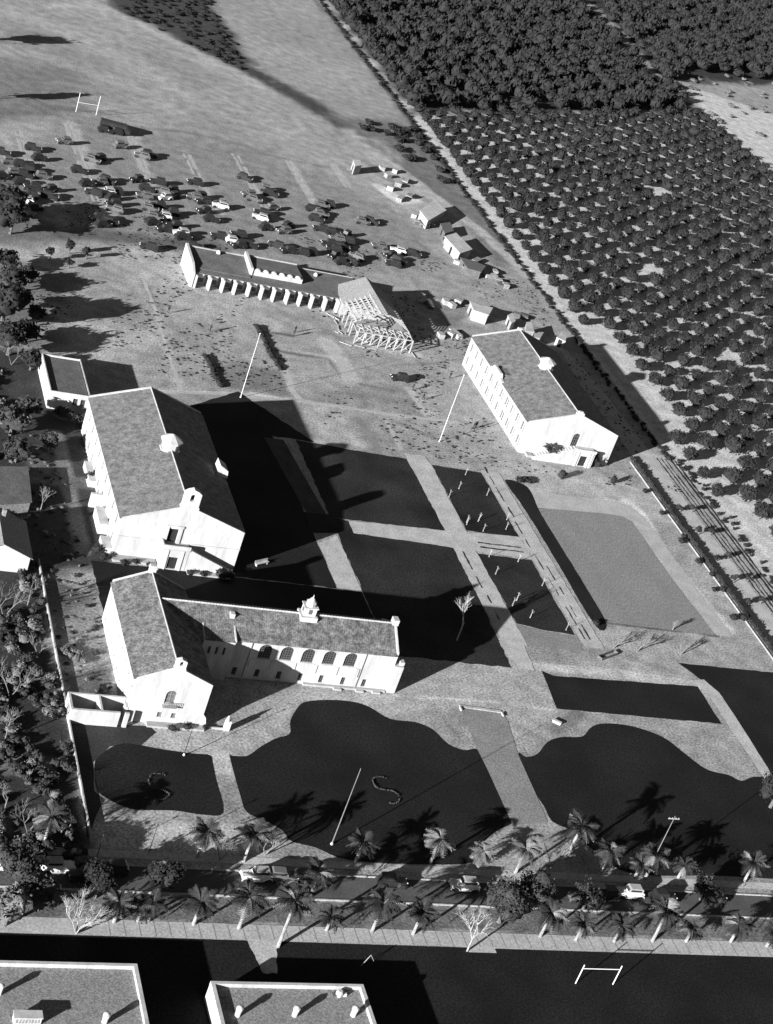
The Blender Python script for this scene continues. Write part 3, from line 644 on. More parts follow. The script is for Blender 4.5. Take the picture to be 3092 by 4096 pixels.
p = MB(o); p.box(RX-.5, RX+.5, Y1-.7, Y1+.1, 9.7, 11.0); p.box(RX-.62, RX+.62, Y1-.8, Y1+.2, 10.5, 10.7); p.build('chimney', M['white'], W1)
p = MB(o); p.box(69.5, 71.6, Y0-.8, Y0-.003, 3.3, 3.42); p.build('balcony_floor', M['whitey'], W1)
p = MB(o)
for k in range(9): p.tube((69.55+k*.25, Y0-.76, 3.42), (69.55+k*.25, Y0-.76, 4.1), .03, n=4)
p.tube((69.5, Y0-.76, 4.1), (71.6, Y0-.76, 4.1), .04, n=4); p.build('balcony_rail', M['walkdark'], W1, 'stuff')
p = MB(o); p.box(64.6, 65.0, Y0-.05, Y0+1.2, 0, 2.4); p.exy([(75.99, 0), (76.9, 0), (76.5, 1.6), (76.0, 2.2)], Y0-.02, Y0+.4); p.each('buttress', M['white'], W1)
p = MB(o); p.box(68.0, 76.4, Y0-1.1, Y0-.003, 0, .3); p.each('planter', M['whitey'], W1)

# ---------------------------------------------------------------- hall with five arched windows
o = (76.0, 205.5, 0); H5 = thing('arched_hall', 'white hall with five tall arched windows, tile roof and ornate ridge turret', 'building', o)
Y0, Y1, YR, EZ, RZ = 205.5, 214.6, 210.0, 7.1, 9.7
x0, x1 = 76.01, 108.4
ops5 = [(86.2+k*3.45-x0, 88.2+k*3.45-x0, 4.0, 6.55, 1) for k in range(5)]
opl = [(xx-x0, xx+.75-x0, .5, 1.9) for xx in (83.0, 86.6, 90.1, 93.6, 97.0, 100.6, 104.1)]
mb = MB(o); wall(mb, (x0, Y0), (1, 0), x1-x0, EZ, ops5+opl, .25); wall(mb, (x1, Y0), (0, 1), Y1-Y0, EZ); wall(mb, (x1, Y1), (-1, 0), x1-x0, EZ); wall(mb, (x0, Y1), (0, -1), Y1-Y0, EZ)
mb.build('wall', M['white'], H5)
mb = MB(o); mb.eyx([(Y0, EZ), (Y1, EZ), (Y1, EZ+.25), (YR, RZ+.25), (Y0, EZ+.25)], x1-.35, x1); mb.each('gable', M['white'], H5)
s = (RZ-EZ)/(YR-Y0); r = MB(o)
r.slab([(x0-1.5, Y0-.35, EZ-.35*s+.06), (x1-.35, Y0-.35, EZ-.35*s+.06), (x1-.35, YR, RZ+.06), (x0-5.2, YR, RZ+.06)], .12)
r.slab([(x0-5.2, YR, RZ+.06), (x1-.35, YR, RZ+.06), (x1-.35, Y1+.35, EZ-.35*s+.06), (x0-1.5, Y1+.35, EZ-.35*s+.06)], .12)
ro = r.each('roof', M['tileCx'], H5)
c = MB(o)
for i in range(76):
    a = x0-5.2+(x1-x0+4.9)*i/76; c.tube((a, YR, RZ+.1), (a+.46, YR, RZ+.12), .13, .15, n=6)
c.build('ridge_cap', M['white'], ro, 'stuff')
for op in ops5: window(H5, o, (x0, Y0), (1, 0), op, 'arch', 6, 5, .25)
for op in opl: window(H5, o, (x0, Y0), (1, 0), op, 'arch', 3, 2, .25)
p = MB(o)
for k in range(5):
    xa = 86.0+k*3.45; p.box(xa-.05, xa+2.5, Y0-.1, Y0-.003, 3.78, 3.94)
p.each('window_sill', M['white'], H5)
p = MB(o)
for k in range(6): xa = 85.2+k*3.45; p.box(xa, xa+.5, Y0-.14, Y0-.004, 2.2, 3.75)
p.each('pier', M['white'], H5)
p = MB(o); p.tube((103.2, Y0-.12, .3), (103.2, Y0-.12, 7.0), .07, n=6); p.tube((84.8, Y0-.12, .3), (84.8, Y0-.12, 7.0), .07, n=6); p.each('downpipe', M['walkdark'], H5)
p = MB(o); p.box(94.6, 108.2, Y0-.5, Y0-.003, 0, .35)
for xa in (99.5, 103.2, 106.0): p.box(xa, xa+1.3, Y0-1.0, Y0-.5, 0, .3)
p.each('planter', M['whitey'], H5)
p = MB(o); p.box(x1+.002, x1+1.5, Y0-.3, Y0+1.0, 0, 5.0); p.box(x1+.9, x1+1.6, Y0+.1, Y0+1.1, 5.0, 5.6); p.each('corner_block', M['white'], H5)
p = MB(o); p.box(x1-.75, x1+.15, YR-.6, YR+.6, 9.7, 10.7); p.each('gable_cap', M['white'], H5)
p = MB(o); xa = 93.7     # ridge turret
p.box(xa-1.35, xa+1.35, YR-1.2, YR+1.2, 8.6, 9.9); p.build('turret_base', M['white'], H5)
t = MB(o); t.box(xa-.95, xa+.95, YR-.8, YR+.8, 9.9, 11.3); t.box(xa-1.12, xa+1.12, YR-.97, YR+.97, 11.3, 11.45)
t.lathe((xa, YR, 11.45), [(.8, 0), (.74, .55), (.86, .6), (.5, .85), (.3, 1.25), (.12, 1.4), (.02, 1.9)], 8)
tt = t.build('turret', M['white'], H5)
p = MB(o); p.box(xa-.28, xa+.28, YR-.84, YR-.8, 10.3, 11.1); p.box(xa-.99, xa-.95, YR-.28, YR+.28, 10.3, 11.1); p.build('louvre', M['cgrey'], tt)
# stair tower in the court
o = (77, 205, 0); T5 = thing('court_tower', 'small white block with three narrow windows in the court left of the arched windows', 'building', o)
opt = [(k*1.15+1.0, k*1.15+1.4, 4.6, 5.9) for k in range(3)]
mb = MB(o); wall(mb, (77.0, 204.6), (1, 0), 4.9, 7.0, opt); wall(mb, (81.9, 204.6), (0, 1), 4.4, 7.0); wall(mb, (77.0, 209.0), (0, -1), 4.4, 7.0); wall(mb, (81.9, 209.0), (-1, 0), 4.9, 8.4)
mb.build('wall', M['white'], T5)
for op in opt: window(T5, o, (77.0, 204.6), (1, 0), op, 'dark', 2, 1)
MB(o).slab([(77.1, 204.5, 7.1), (81.8, 204.5, 7.1), (81.8, 209, 8.5), (77.1, 209, 8.5)], .12).each('roof', M['tileCx'], T5)
p = MB(o); p.eyx([(204.6, 6.9), (209, 6.9), (209, 8.75), (204.6, 7.3)], 81.8, 82.0); p.eyx([(204.6, 6.9), (209, 6.9), (209, 8.75), (204.6, 7.3)], 76.9, 77.1); p.each('coping', M['white'], T5)
MB(o).box(81.2, 81.9, 208.2, 209, 8.4, 9.5).build('chimney', M['white'], T5)
o = (76, 205, 0); LW = thing('court_link', 'low white link wall between the near wing and the little court block', 'wall', o)
MB(o).box(76.02, 76.9, 205.0, 205.4, 0, 6.2).build('wall', M['white'], LW)
MB(o).box(76.02, 76.9, 204.9, 205.5, 6.2, 6.35).each('coping', M['white'], LW)

# walled yard, boundary wall, gate pillars
o = (56.7, 191.5, 0); YW = thing('yard_wall', 'white walled service yard in two bays left of the near wing', 'wall', o)
for q in ((56.65, 64.9, 195.0, 195.3, 2.5), (56.65, 63.6, 191.4, 191.75, 2.5), (56.65, 56.98, 191.75, 195.0, 2.5), (60.9, 61.2, 191.75, 195.0, 2.5), (64.3, 64.9, 191.4, 191.75, 2.5)):
    MB(o).box(q[0], q[1], q[2], q[3], 0, q[4]).build('wall_panel', M['white'], YW)
bw_ = thing('boundary_wall', 'long thin white-topped garden wall running from the yard to the street', 'wall', (56.75, 167, 0))
for ya, yb in ((167.0, 191.35), (195.35, 231.0)):
    MB((56.75, 167, 0)).box(56.68, 56.86, ya, yb, 0, .7).build('wall_panel', M['whitey'], bw_)
gp = thing('gate_wall', 'low white wall with pointed gate pillar at the right foot of the near wing', 'wall', (79, 190, 0))
a = G(905, 2920); b2 = G(812, 2925)
MB((79,190,0)).box(a[0]-.5, a[0]+.35, a[1]-.3, a[1]+.3, 0, 1.7).build('gate_pillar', M['white'], gp)
MB((79,190,0)).lathe((a[0]-.25, a[1], 1.7), [(.28, 0), (.3, .2), (.05, .9)], 6).build('finial', M['white'], gp)
MB((79,190,0)).box(b2[0], a[0]-.5, a[1]-.1, a[1]+.1, 0, .35).build('wall_panel', M['whitey'], gp)

# ---------------------------------------------------------------- classroom row
o = (102.6, 348, 0); D = thing('classroom_row', 'long low classroom row with stepped white parapets and short white dividing walls', 'building', o)
mb = MB(o); mb.prism([(103, 350.2), (142.5, 350.2), (142.5, 358.5), (103, 358.5)], 0, 3.0); mb.build('wall', M['white'], D)
MB(o).slab([(103.0, 348.4, 3.15), (142.6, 348.4, 3.15), (142.6, 358.6, 4.4), (103.0, 358.6, 4.4)], .18).each('roof', M['tar'], D)
rr = MB(o); rr.slab([(103.0, 350.0, 3.55), (116.2, 350.0, 3.55), (116.2, 358.6, 4.75), (103.0, 358.6, 4.75)], .15); rr.each('roof', M['tar'], D)
rr = MB(o); rr.prism([(116.5, 351.6), (128.6, 351.6), (128.6, 358.6), (116.5, 358.6)], 3.3, 4.9); rr.build('raised_storey', M['white'], D)
MB(o).box(116.7, 128.5, 351.8, 358.5, 4.9, 5.05).each('roof', M['tar'], D)
p = MB(o); p.eyx([(347.4, 0), (358.9, 0), (358.9, 5.3), (350.5, 4.6), (347.4, 3.3)], 102.4, 103.0); p.build('parapet', M['white'], D)
p = MB(o); p.eyx([(351.3, 3.3), (358.9, 3.3), (358.9, 5.9), (351.3, 5.3)], 116.1, 116.7); p.build('parapet', M['white'], D)
p = MB(o); p.box(103.0, 116.1, 358.5, 358.75, 4.2, 5.0); p.box(116.7, 128.6, 358.4, 358.65, 4.8, 5.35); p.box(128.6, 142.6, 358.5, 358.7, 4.0, 4.55); p.each('coping', M['whitey'], D)
for k in range(6):
    xa = 117.3+k*1.9; MB(o).lathe((xa+.6, 351.5, 4.9), [(.7, 0), (.6, .28), (.15, .42)], 6).build('parapet_lobe', M['white'], D)
for k in range(12):
    xa = 103.3+k*3.02+(.2 if k % 3 else 0)
    MB(o).exy([(xa, 0), (xa+.32, 0), (xa+.32, 3.0), (xa, 3.0)], 346.9, 350.15).build('dividing_wall', M['white'], D)
    MB(o).box(xa+.36, xa+2.2, 348.9, 349.1, 1.9, 3.0).build('canopy', M['white'], D)
for xa, ya, za in ((109.8, 357.5, 4.7), (133.0, 356.5, 4.1)):
    MB(o).lathe((xa, ya, za), [(.5, 0), (.5, .5), (.2, .8)], 6).build('roof_vent', M['white'], D)
for k in range(12):
    MB(o).box(104.2+k*3.05, 105.9+k*3.05, 350.12, 350.17, .3, 2.4).build('classroom_door', M['woodd'], D)

# ---------------------------------------------------------------- half-built frame building
o = (137, 332, 0); F = thing('frame_building', 'half-built gabled timber building, roof partly boarded and bare rafters below', 'building', o)
xl, xr, xm, ez, rz = 137.2, 150.6, 144.0, 3.4, 7.0
def rf(x): return ez+(rz-ez)*(1-abs(x-xm)/((xm-xl) if x < xm else (xr-xm)))
MB(o).slab([(xl, 345, ez), (xm, 345.5, rz), (xm, 354.5, rz), (xl, 354.5, ez)], .15).build('roof_boarding', M['gravel'], F)
MB(o).slab([(xm, 345.5, rz), (xr, 345.5, ez), (xr, 354.5, ez), (xm, 354.5, rz)], .15).build('roof_boarding', M['gravel'], F)
MB(o).slab([(xm-1.6, 335.5, rf(xm-1.6)), (xm, 335.5, rz), (xm, 345.5, rz), (xm-1.6, 345.5, rf(xm-1.6))], .12).build('roof_boarding', M['gravel'], F)
for k in range(6):
    x_ = xl+.4+k*1.0; MB(o).slab([(x_, 336, rf(x_)+.12), (x_+.32, 336, rf(x_+.32)+.12), (x_+.32, 346, rf(x_+.32)+.12), (x_, 346, rf(x_)+.12)], .1).build('purlin', M['wood'], F)
for k in range(9):
    y_ = 336.3+k*1.1
    MB(o).slab([(xl, y_, ez), (xm, y_, rz), (xm, y_+.16, rz), (xl, y_+.16, ez)], .2).build('rafter', M['wood'], F)
    MB(o).slab([(xm, y_, rz), (xr, y_, ez), (xr, y_+.16, ez), (xm, y_+.16, rz)], .2).build('rafter', M['wood'], F)
for k in range(8):
    x_ = xl+k*(xr-xl)/7
    for y_ in (332.4, 336.2): MB(o).box(x_-.11, x_+.11, y_-.11, y_+.11, 0, 2.9).build('post', M['wood'], F)
    MB(o).slab([(x_-.1, 332.3, 2.9), (x_+.1, 332.3, 2.9), (x_+.1, 336.3, 3.3), (x_-.1, 336.3, 3.3)], .16).build('joist', M['wood'], F)
    if k < 7:
        q = MB(o); q.tube((x_, 332.4, .1), (x_+1.9, 332.4, 2.8), .09, n=4); q.build('brace', M['wood'], F)
        q = MB(o); q.tube((x_+1.9, 334.3, 2.9), (x_, 336.2, 3.1), .09, n=4); q.build('brace', M['wood'], F)
for y_ in (332.4, 336.2):
    MB(o).box(xl-.1, xr+.1, y_-.09, y_+.09, 2.9, 3.1).build('beam', M['wood'], F)
for k in range(7):
    y_ = 337.5+k*2.6; MB(o).box(xl-.1, xl+.1, y_-.1, y_+.1, 0, 3.3).build('post', M['wood'], F); MB(o).box(xr-.1, xr+.1, y_-.1, y_+.1, 0, 3.3).build('post', M['wood'], F)
MB(o).box(xl, xr, 347, 354.3, 0, 3.3).build('wall', M['wood'], F)
MB(o).box(xr-1.0, xr, 336.6, 346.8, .3, 3.2).build('wall', M['woodd'], F)
for k in range(26):
    x_ = random.uniform(136, 152); y_ = random.uniform(329.5, 335); a_ = random.uniform(0, 3.1); L = random.uniform(1, 3)
    if k < 10: x_ = random.uniform(134.5, 137); y_ = random.uniform(335, 345)
    q = MB((x_, y_, 0)); q.tube((x_, y_, .12+.03*(k % 3)), (x_+L*math.cos(a_), y_+L*math.sin(a_), .14), .1, n=4)
    if k < 1: pl0 = thing('timber_pile', 'loose pale boards scattered at the foot of the half-built frame', 'timber', (143, 332, 0))
    q.o = (143, 332, 0); q.v = [(a-143+x_, b-332+y_, c) for a, b, c in q.v]; q.build('board', M['wood'], pl0)

# ---------------------------------------------------------------- near roofs at the bottom edge
def flat_roof(nm, lab, x0, x1, y0, y1, z):
    o = (x0, y1, 0); t = thing(nm, lab, 'building', (x0, y0, 0)); o = (x0, y0, 0)
    mb = MB(o); wall(mb, (x0, y0), (1, 0), x1-x0, z); wall(mb, (x1, y0), (0, 1), y1-y0, z); wall(mb, (x1, y1), (-1, 0), x1-x0, z); wall(mb, (x0, y1), (0, -1), y1-y0, z); mb.build('wall', M['white'], t)
    MB(o).box(x0+.3, x1-.3, y0+.3, y1-.3, z-.55, z-.5).each('roof', M['gravel'], t)
    for q in ((x0, x1, y1-.42, y1), (x0, x1, y0, y0+.42), (x0, x0+.42, y0+.42, y1-.42), (x1-.42, x1, y0+.42, y1-.42)):
        MB(o).box(q[0]-.03, q[1]+.03, q[2], q[3], z-.5, z+.06).build('parapet', M['white'], t)
    return t, o
zz = 3.0; c1 = G(547, 3856, zz)
R1, o1 = flat_roof('left_flat_roof', 'flat gravel roof with white parapet at the bottom left corner', 20, c1[0], 105, c1[1], zz)
a = G(843, 3925, zz); b2 = G(1454, 3945, zz)
R2, o2 = flat_roof('middle_flat_roof', 'flat gravel roof with dark parapet shadow at the bottom, right of the corner one', a[0], b2[0], 105, a[1], zz)
def vent(px_, lab):
    p = G(*px_, zz-.5); v = thing('roof_vent', lab, 'vent', (p[0], p[1], zz-.5), 'pale roof vents')
    MB().lathe((0, 0, 0), [(.36, 0), (.36, 1.0), (.28, 1.0)], 10).build('vent_pipe', M['white'], v)
    MB().lathe((0, 0, 1.0), [(.44, 0), (.44, .3), (.12, .5)], 10).build('vent_cap', M['white'], v)
for q in (((418, 4090), 'white roof vent nearest the right edge of the corner roof'), ((-4, 3975), 'white roof vent cut by the left picture edge'),
          ((950, 4062), 'white roof vent beside the dark parapet shadow on the middle roof'), ((1178, 4062), 'white roof vent halfway along the middle roof'), ((1412, 4062), 'white roof vent near the right parapet of the middle roof')): vent(*q)
p = G(105, 4085, zz-.5); sk = thing('roof_hatch', 'long white louvred box standing on the corner gravel roof', 'roof unit', (p[0], p[1], zz-.5))
MB().box(-1.5, 1.5, -.5, .5, 0, 1.0).build('box', M['white'], sk); MB().box(-1.6, 1.6, -.6, .6, 1.0, 1.1).build('lid', M['white'], sk)
for k in range(8): MB().box(-1.3+k*.34, -1.1+k*.34, -.54, -.5, .25, .8).build('slat', M['walkdark'], sk)
p = G(1355, 3982, zz-.5)
cl = thing('roof_fan', 'small pale fan housing beside the back parapet of the middle roof', 'roof unit', (p[0], p[1], zz-.5))
MB().lathe((0, 0, 0), [(.4, 0), (.5, .4), (.3, .8)], 8).build('housing', M['white'], cl); MB().box(.5, .9, -.2, .2, 0, .4).build('motor', M['metal'], cl); MB().box(-.9, -.4, -.3, .3, 0, .25).build('duct', M['cgrey'], cl)

# ---------------------------------------------------------------- sheds and huts by the lane
def poly_shed(nm, lab, cat, pts, z, roofm='white', wallm='whitey', slope=.3):
    c = (sum(p[0] for p in pts)/len(pts), sum(p[1] for p in pts)/len(pts)); o = (c[0], c[1], 0); t = thing(nm, lab, cat, o)
    sp = [(c[0]+(a-c[0])*.93, c[1]+(b-c[1])*.93) for a, b in pts]
    MB(o).prism(sp, 0, z-.05).build('wall', M[wallm], t)
    MB(o).prism(pts, z-.05, z+.12).each('roof', M[roofm], t)
    q = sp[0]; q2 = sp[-1]; n = Vector((q2[0]-q[0], q2[1]-q[1], 0)); L = n.length; n /= L; nn = Vector((-n.y, n.x, 0))
    m_ = Vector((*q, 0))+n*L*.5; inn = (Vector((*c, 0))-m_).dot(nn); nn = -nn if inn > 0 else nn
    d = MB(o); a = m_-n*.5+nn*.05; b = m_+n*.5+nn*.05
    d.add([tuple(a), tuple(b), tuple(b+Vector((0, 0, 2))), tuple(a+Vector((0, 0, 2)))], [(0,1,2,3)]); d.build('door', M['dark'], t)
    return t
poly_shed('white_shed', 'white flat-roofed shed at the upper end of the cluttered lane yard', 'shed', GL([(1739,800),(1786,842),(1711,885),(1678,842)], 2.6), 2.6)
poly_shed('white_shed', 'second white shed down the lane with lean-to at its near end', 'shed', GL([(1777,946),(1824,932),(1890,998),(1840,1015)], 2.6), 2.6)
poly_shed('lean_to', 'low grey lean-to with striped roof below the second white shed', 'shed', GL([(1840,1030),(1895,1045),(1943,1065),(1925,1090),(1870,1075)], 2.0), 2.0, 'blind', 'woodd')
poly_shed('white_shed', 'small pale hut between the two white lane sheds', 'shed', GL([(1760,895),(1800,890),(1815,925),(1780,935)], 1.8), 1.8, 'blind', 'woodd')
poly_shed('white_hut', 'small white hut with dark window beyond the far end of the right hall', 'hut', GL([(1878,1205),(1920,1222),(1972,1232),(1955,1262),(1895,1243)], 2.6), 2.6)
poly_shed('white_hut', 'tiny white hut touching the far ridge end of the right hall', 'hut', GL([(2030,1262),(2050,1252),(2062,1285),(2045,1295)], 2.0), 2.0)
poly_shed('white_hut', 'white gabled hut in shade behind the right hall roof', 'hut', GL([(2105,1290),(2125,1288),(2138,1330),(2102,1325)], 2.6), 2.6)
poly_shed('white_hut', 'pale box hut beside the gabled one behind the right hall', 'hut', GL([(2138,1330),(2175,1330),(2160,1355),(2135,1350)], 2.2), 2.2, 'whitey')
poly_shed('pale_hut', 'pale hut with round hole between the right hall and the orchard edge', 'hut', GL([(2225,1350),(2245,1330),(2265,1345),(2262,1368)], 2.0), 2.0)
poly_shed('white_hut', 'little white hut standing alone at the bend above the lane yard', 'hut', GL([(1412,640),(1440,640),(1448,662),(1420,666)], 2.6), 2.6)
# clutter in the yard
clk = [(1655,870,'crate'),(1662,895,'crate'),(1690,905,'cart'),(1722,905,'crate'),(1765,880,'stack'),(1600,800,'stack'),(1640,790,'cart'),(1560,760,'crate'),(1590,745,'crate'),(1620,730,'cart'),(1550,710,'crate'),(1578,690,'crate'),(1525,680,'crate'),(1840,1060,'stack'),(1860,1085,'crate'),(1800,1000,'cart'),(1775,985,'crate'),(1960,1110,'stack'),(1990,1130,'crate'),(2005,1145,'cart'),(1975,1095,'crate'),(2020,1150,'crate'),(1690,1210,'cart'),(1715,1225,'stack'),(1780,1215,'crate'),(1805,1228,'crate'),(1760,1350,'crate'),(1800,1345,'crate'),(1820,1342,'stack'),(1830,1215,'crate'),(1680,1190,'crate'),(2080,1270,'stack'),(1905,1050,'stack')]
words = {'crate': ('storage_crate', 'pale wooden crate', 'crate'), 'cart': ('farm_cart', 'flat two-wheeled cart', 'cart'), 'stack': ('lumber_stack', 'stack of weathered boards', 'timber')}
where = ['by the upper lane shed','below the upper lane shed','left of the upper lane shed','in front of the upper lane shed','right under the upper lane shed','on the pale dirt left of the lane','on the dirt beyond the upper shed','among the upper dirt heaps','at the edge of the dirt heaps','on the upper lane verge','near the solitary white hut','between the hut and the heaps','below the solitary white hut','beside the striped lean-to','below the striped lean-to','left of the second lane shed','at the corner of the second shed','down the lane from the lean-to','in the lower lane clutter','at the end of the lower lane clutter','just past the striped lean-to','on the verge of the lower lane clutter','in the shadow of the half-built frame','at the tip of the frame shadow','between the frame shadow and the white hut','left of the white hut','on the bare ground above the right hall','close to the far gable of the right hall','against the far gable of the right hall','near the left wall of the white hut','inside the notch of the frame shadow','beside the tiny hut by the ridge','right of the striped lean-to roof']
for i, (x, y, kd) in enumerate(clk):
    p = G(x, y); nm, lb, ct = words[kd]; t = thing(nm, lb+' '+where[i], ct, (p[0], p[1], 0), None, random.uniform(0, 3))
    m = random.choice(['wood', 'whitey', 'walkdark', 'blind'])
    if kd == 'crate':
        MB().box(-.9, .9, -.7, .7, 0, 1.0).build('body', M[m], t); MB().box(-.95, .95, -.75, .75, 1.0, 1.1).build('lid', M['wood'], t)
    elif kd == 'cart':
        MB().box(-1.6, 1.6, -.8, .8, .6, .8).build('bed', M[m], t); MB().box(-1.6, 1.6, -.82, -.76, .8, 1.2).build('side', M[m], t)
        for s in (-1, 1): q = MB(); q.tube((0, s*.95, .5), (0, s*.85, .5), .5, n=12); q.build('wheel', M['woodd'], t)
        q = MB(); q.tube((1.6, 0, .7), (3.0, 0, .1), .06, n=4); q.build('shaft', M['wood'], t)
    else:
        for k in range(5):
            for j in range(3): MB().box(-1.8+random.uniform(-.2,.2), 1.8, -.75+j*.52, -.3+j*.52, k*.2, k*.2+.17).build('board', M[m], t)

# ---------------------------------------------------------------- houses beyond the boundary wall
def small_house(nm, lab, x0, x1, y0, y1, ez, rz, rm, wm):
    o = (x0, y0, 0); t = thing(nm, lab, 'house', o)
    mb = MB(o); opn = [(1.2, 2.1, 1, 2.2)] if x1-x0 > 4 else []
    wall(mb, (x0, y0), (1, 0), x1-x0, ez, opn); wall(mb, (x1, y0), (0, 1), y1-y0, ez); wall(mb, (x1, y1), (-1, 0), x1-x0, ez); wall(mb, (x0, y1), (0, -1), y1-y0, ez)
    mb.exy([(x0, ez), (x1, ez), ((x0+x1)/2, rz)], y0, y0+.2); mb.exy([(x0, ez), (x1, ez), ((x0+x1)/2, rz)], y1-.2, y1); mb.build('wall', M[wm], t)
    for op in opn: window(t, o, (x0, y0), (1, 0), op, 'dark', 2, 2)
    xm = (x0+x1)/2; r = MB(o); s = (rz-ez)/(xm-x0)
    r.slab([(x0-.4, y0-.4, ez-.4*s+.1), (xm, y0-.4, rz+.1), (xm, y1+.4, rz+.1), (x0-.4, y1+.4, ez-.4*s+.1)][::-1], .1)
    r.slab([(xm, y0-.4, rz+.1), (x1+.4, y0-.4, ez-.4*s+.1), (x1+.4, y1+.4, ez-.4*s+.1), (xm, y1+.4, rz+.1)][::-1], .1)
    ro = r.each('roof', M[rm], t); MB(o).box(xm+.5, xm+1.1, y1-2, y1-1.4, rz-.6, rz+.9).build('chimney', M['walkdark'], ro)
small_house('gabled_house', 'small house with white front gable cut by the left picture edge', 45.5, 54.6, 227.5, 237.5, 3.0, 5.0, 'gravel', 'white')
poly_shed('garden_house', 'low grey flat-roofed house in the shaded gardens left of the long hall', 'house', GL([(-20,1868),(112,1868),(128,2010),(-20,2018)], 2.2), 2.2, 'tar', 'walkdark')
# ================================================================== vegetation
def ico(sub=1):
    t = (1+5**.5)/2; V = [(-1,t,0),(1,t,0),(-1,-t,0),(1,-t,0),(0,-1,t),(0,1,t),(0,-1,-t),(0,1,-t),(t,0,-1),(t,0,1),(-t,0,-1),(-t,0,1)]
    F = [(0,11,5),(0,5,1),(0,1,7),(0,7,10),(0,10,11),(1,5,9),(5,11,4),(11,10,2),(10,7,6),(7,1,8),(3,9,4),(3,4,2),(3,2,6),(3,6,8),(3,8,9),(4,9,5),(2,4,11),(6,2,10),(8,6,7),(9,8,1)]
    V = [np.array(v)/np.linalg.norm(v) for v in V]
    for _ in range(sub):
        c = {}; NF = []
        def mid(a, b):
            k = (min(a, b), max(a, b))
            if k not in c: v = V[a]+V[b]; V.append(v/np.linalg.norm(v)); c[k] = len(V)-1
            return c[k]
        for a, b, d in F:
            x, y, z = mid(a, b), mid(b, d), mid(d, a); NF += [(a,x,z),(b,y,x),(d,z,y),(x,y,z)]
        F = NF
    return np.array(V), np.array(F)
IV, IF = ico(1); IV2, IF2 = ico(2)
def crown_arrays(r, h, zc, leaves, ls, sub=1, rg=rng, lump=.22, lobes=0):
    """lumpy crown core with leaf sprays standing off it -> verts, tris"""
    V, F = (IV, IF) if sub == 1 else (IV2, IF2)
    ph = rg.uniform(0, 6, 6)
    n = 1+lump*(np.sin(V[:,0]*3+ph[0])*np.sin(V[:,1]*3.3+ph[1])+.6*np.sin(V[:,2]*4+ph[2]+V[:,0]*2))
    core = V*n[:, None]*.84*np.array([r, r, h/2])+np.array([0, 0, zc])
    vs = [core]; fs = [F]; off = len(core)
    if leaves:
        d = rg.normal(size=(leaves, 3)); d[:,2] = np.where(rg.random(leaves) < .75, np.abs(d[:,2]), d[:,2]); d /= np.linalg.norm(d, axis=1)[:, None]
        lum = 1+lump*(np.sin(d[:,0]*3+ph[0])*np.sin(d[:,1]*3.3+ph[1])+.6*np.sin(d[:,2]*4+ph[2]+d[:,0]*2))
        c = d*(rg.uniform(.8, 1.12, leaves)*lum)[:, None]*np.array([r, r, h/2])+np.array([0, 0, zc])
        a = rg.normal(size=(leaves, 3)); a /= np.linalg.norm(a, axis=1)[:, None]; b = np.cross(a, d+.5*rg.normal(size=(leaves, 3))); b /= np.linalg.norm(b, axis=1)[:, None]
        s = rg.uniform(.6, 1.3, leaves)[:, None]*ls
        q = np.stack([c-a*s, c+a*s*.6+b*s*.5, c+b*s, c+a*s-b*s*.4], 1).reshape(-1, 3)
        i = off+np.arange(leaves)*4; f = np.concatenate([np.stack([i, i+1, i+2], 1), np.stack([i, i+3, i+1], 1)])
        vs.append(q); fs.append(f)
    return np.concatenate(vs), np.concatenate(fs)
def mesh_np(name, V, F, m):
    me = bpy.data.meshes.new(name); me.vertices.add(len(V)); me.vertices.foreach_set('co', V.astype(np.float32).ravel())
    me.loops.add(F.size); me.loops.foreach_set('vertex_index', F.astype(np.int32).ravel())
    me.polygons.add(len(F)); me.polygons.foreach_set('loop_start', np.arange(len(F), dtype=np.int32)*3); me.update(calc_edges=True); me.materials.append(m); return me
def obj_from(name, me, parent=None):
    o = bpy.data.objects.new(name, me); C.objects.link(o)
    if parent: o.parent = parent
    return o
def inframe(x, y, z=1.5, mg=160):
    v = np.array([x, y, z-CH]); d = v@vf
    if d <= 1: return False
    X, Y = 1546+FPX*(v@vr)/d, 2048-FPX*(v@vu)/d
    return -mg < X < 3092+mg and -mg < Y < 4096+mg

def inpoly(x, y, A):
    r = False; j = len(A)-1
    for i in range(len(A)):
        if (A[i][1] > y) != (A[j][1] > y) and x < (A[j][0]-A[i][0])*(y-A[i][1])/(A[j][1]-A[i][1])+A[i][0]: r = not r
        j = i
    return r
PATCH = GL(z3u((1050,490),(1110,560),(1200,640),(1340,760),(1440,830),(1540,960),(1670,1080),(1900,1250),(1990,560),(1670,470),(1520,460),(1400,440),(1290,420),(1180,410)), 1.5)
DIAG = [G(*p, 2) for p in z3u((540,-40),(620,70),(720,170),(790,240),(850,310),(900,400),(950,450),(1060,490))]
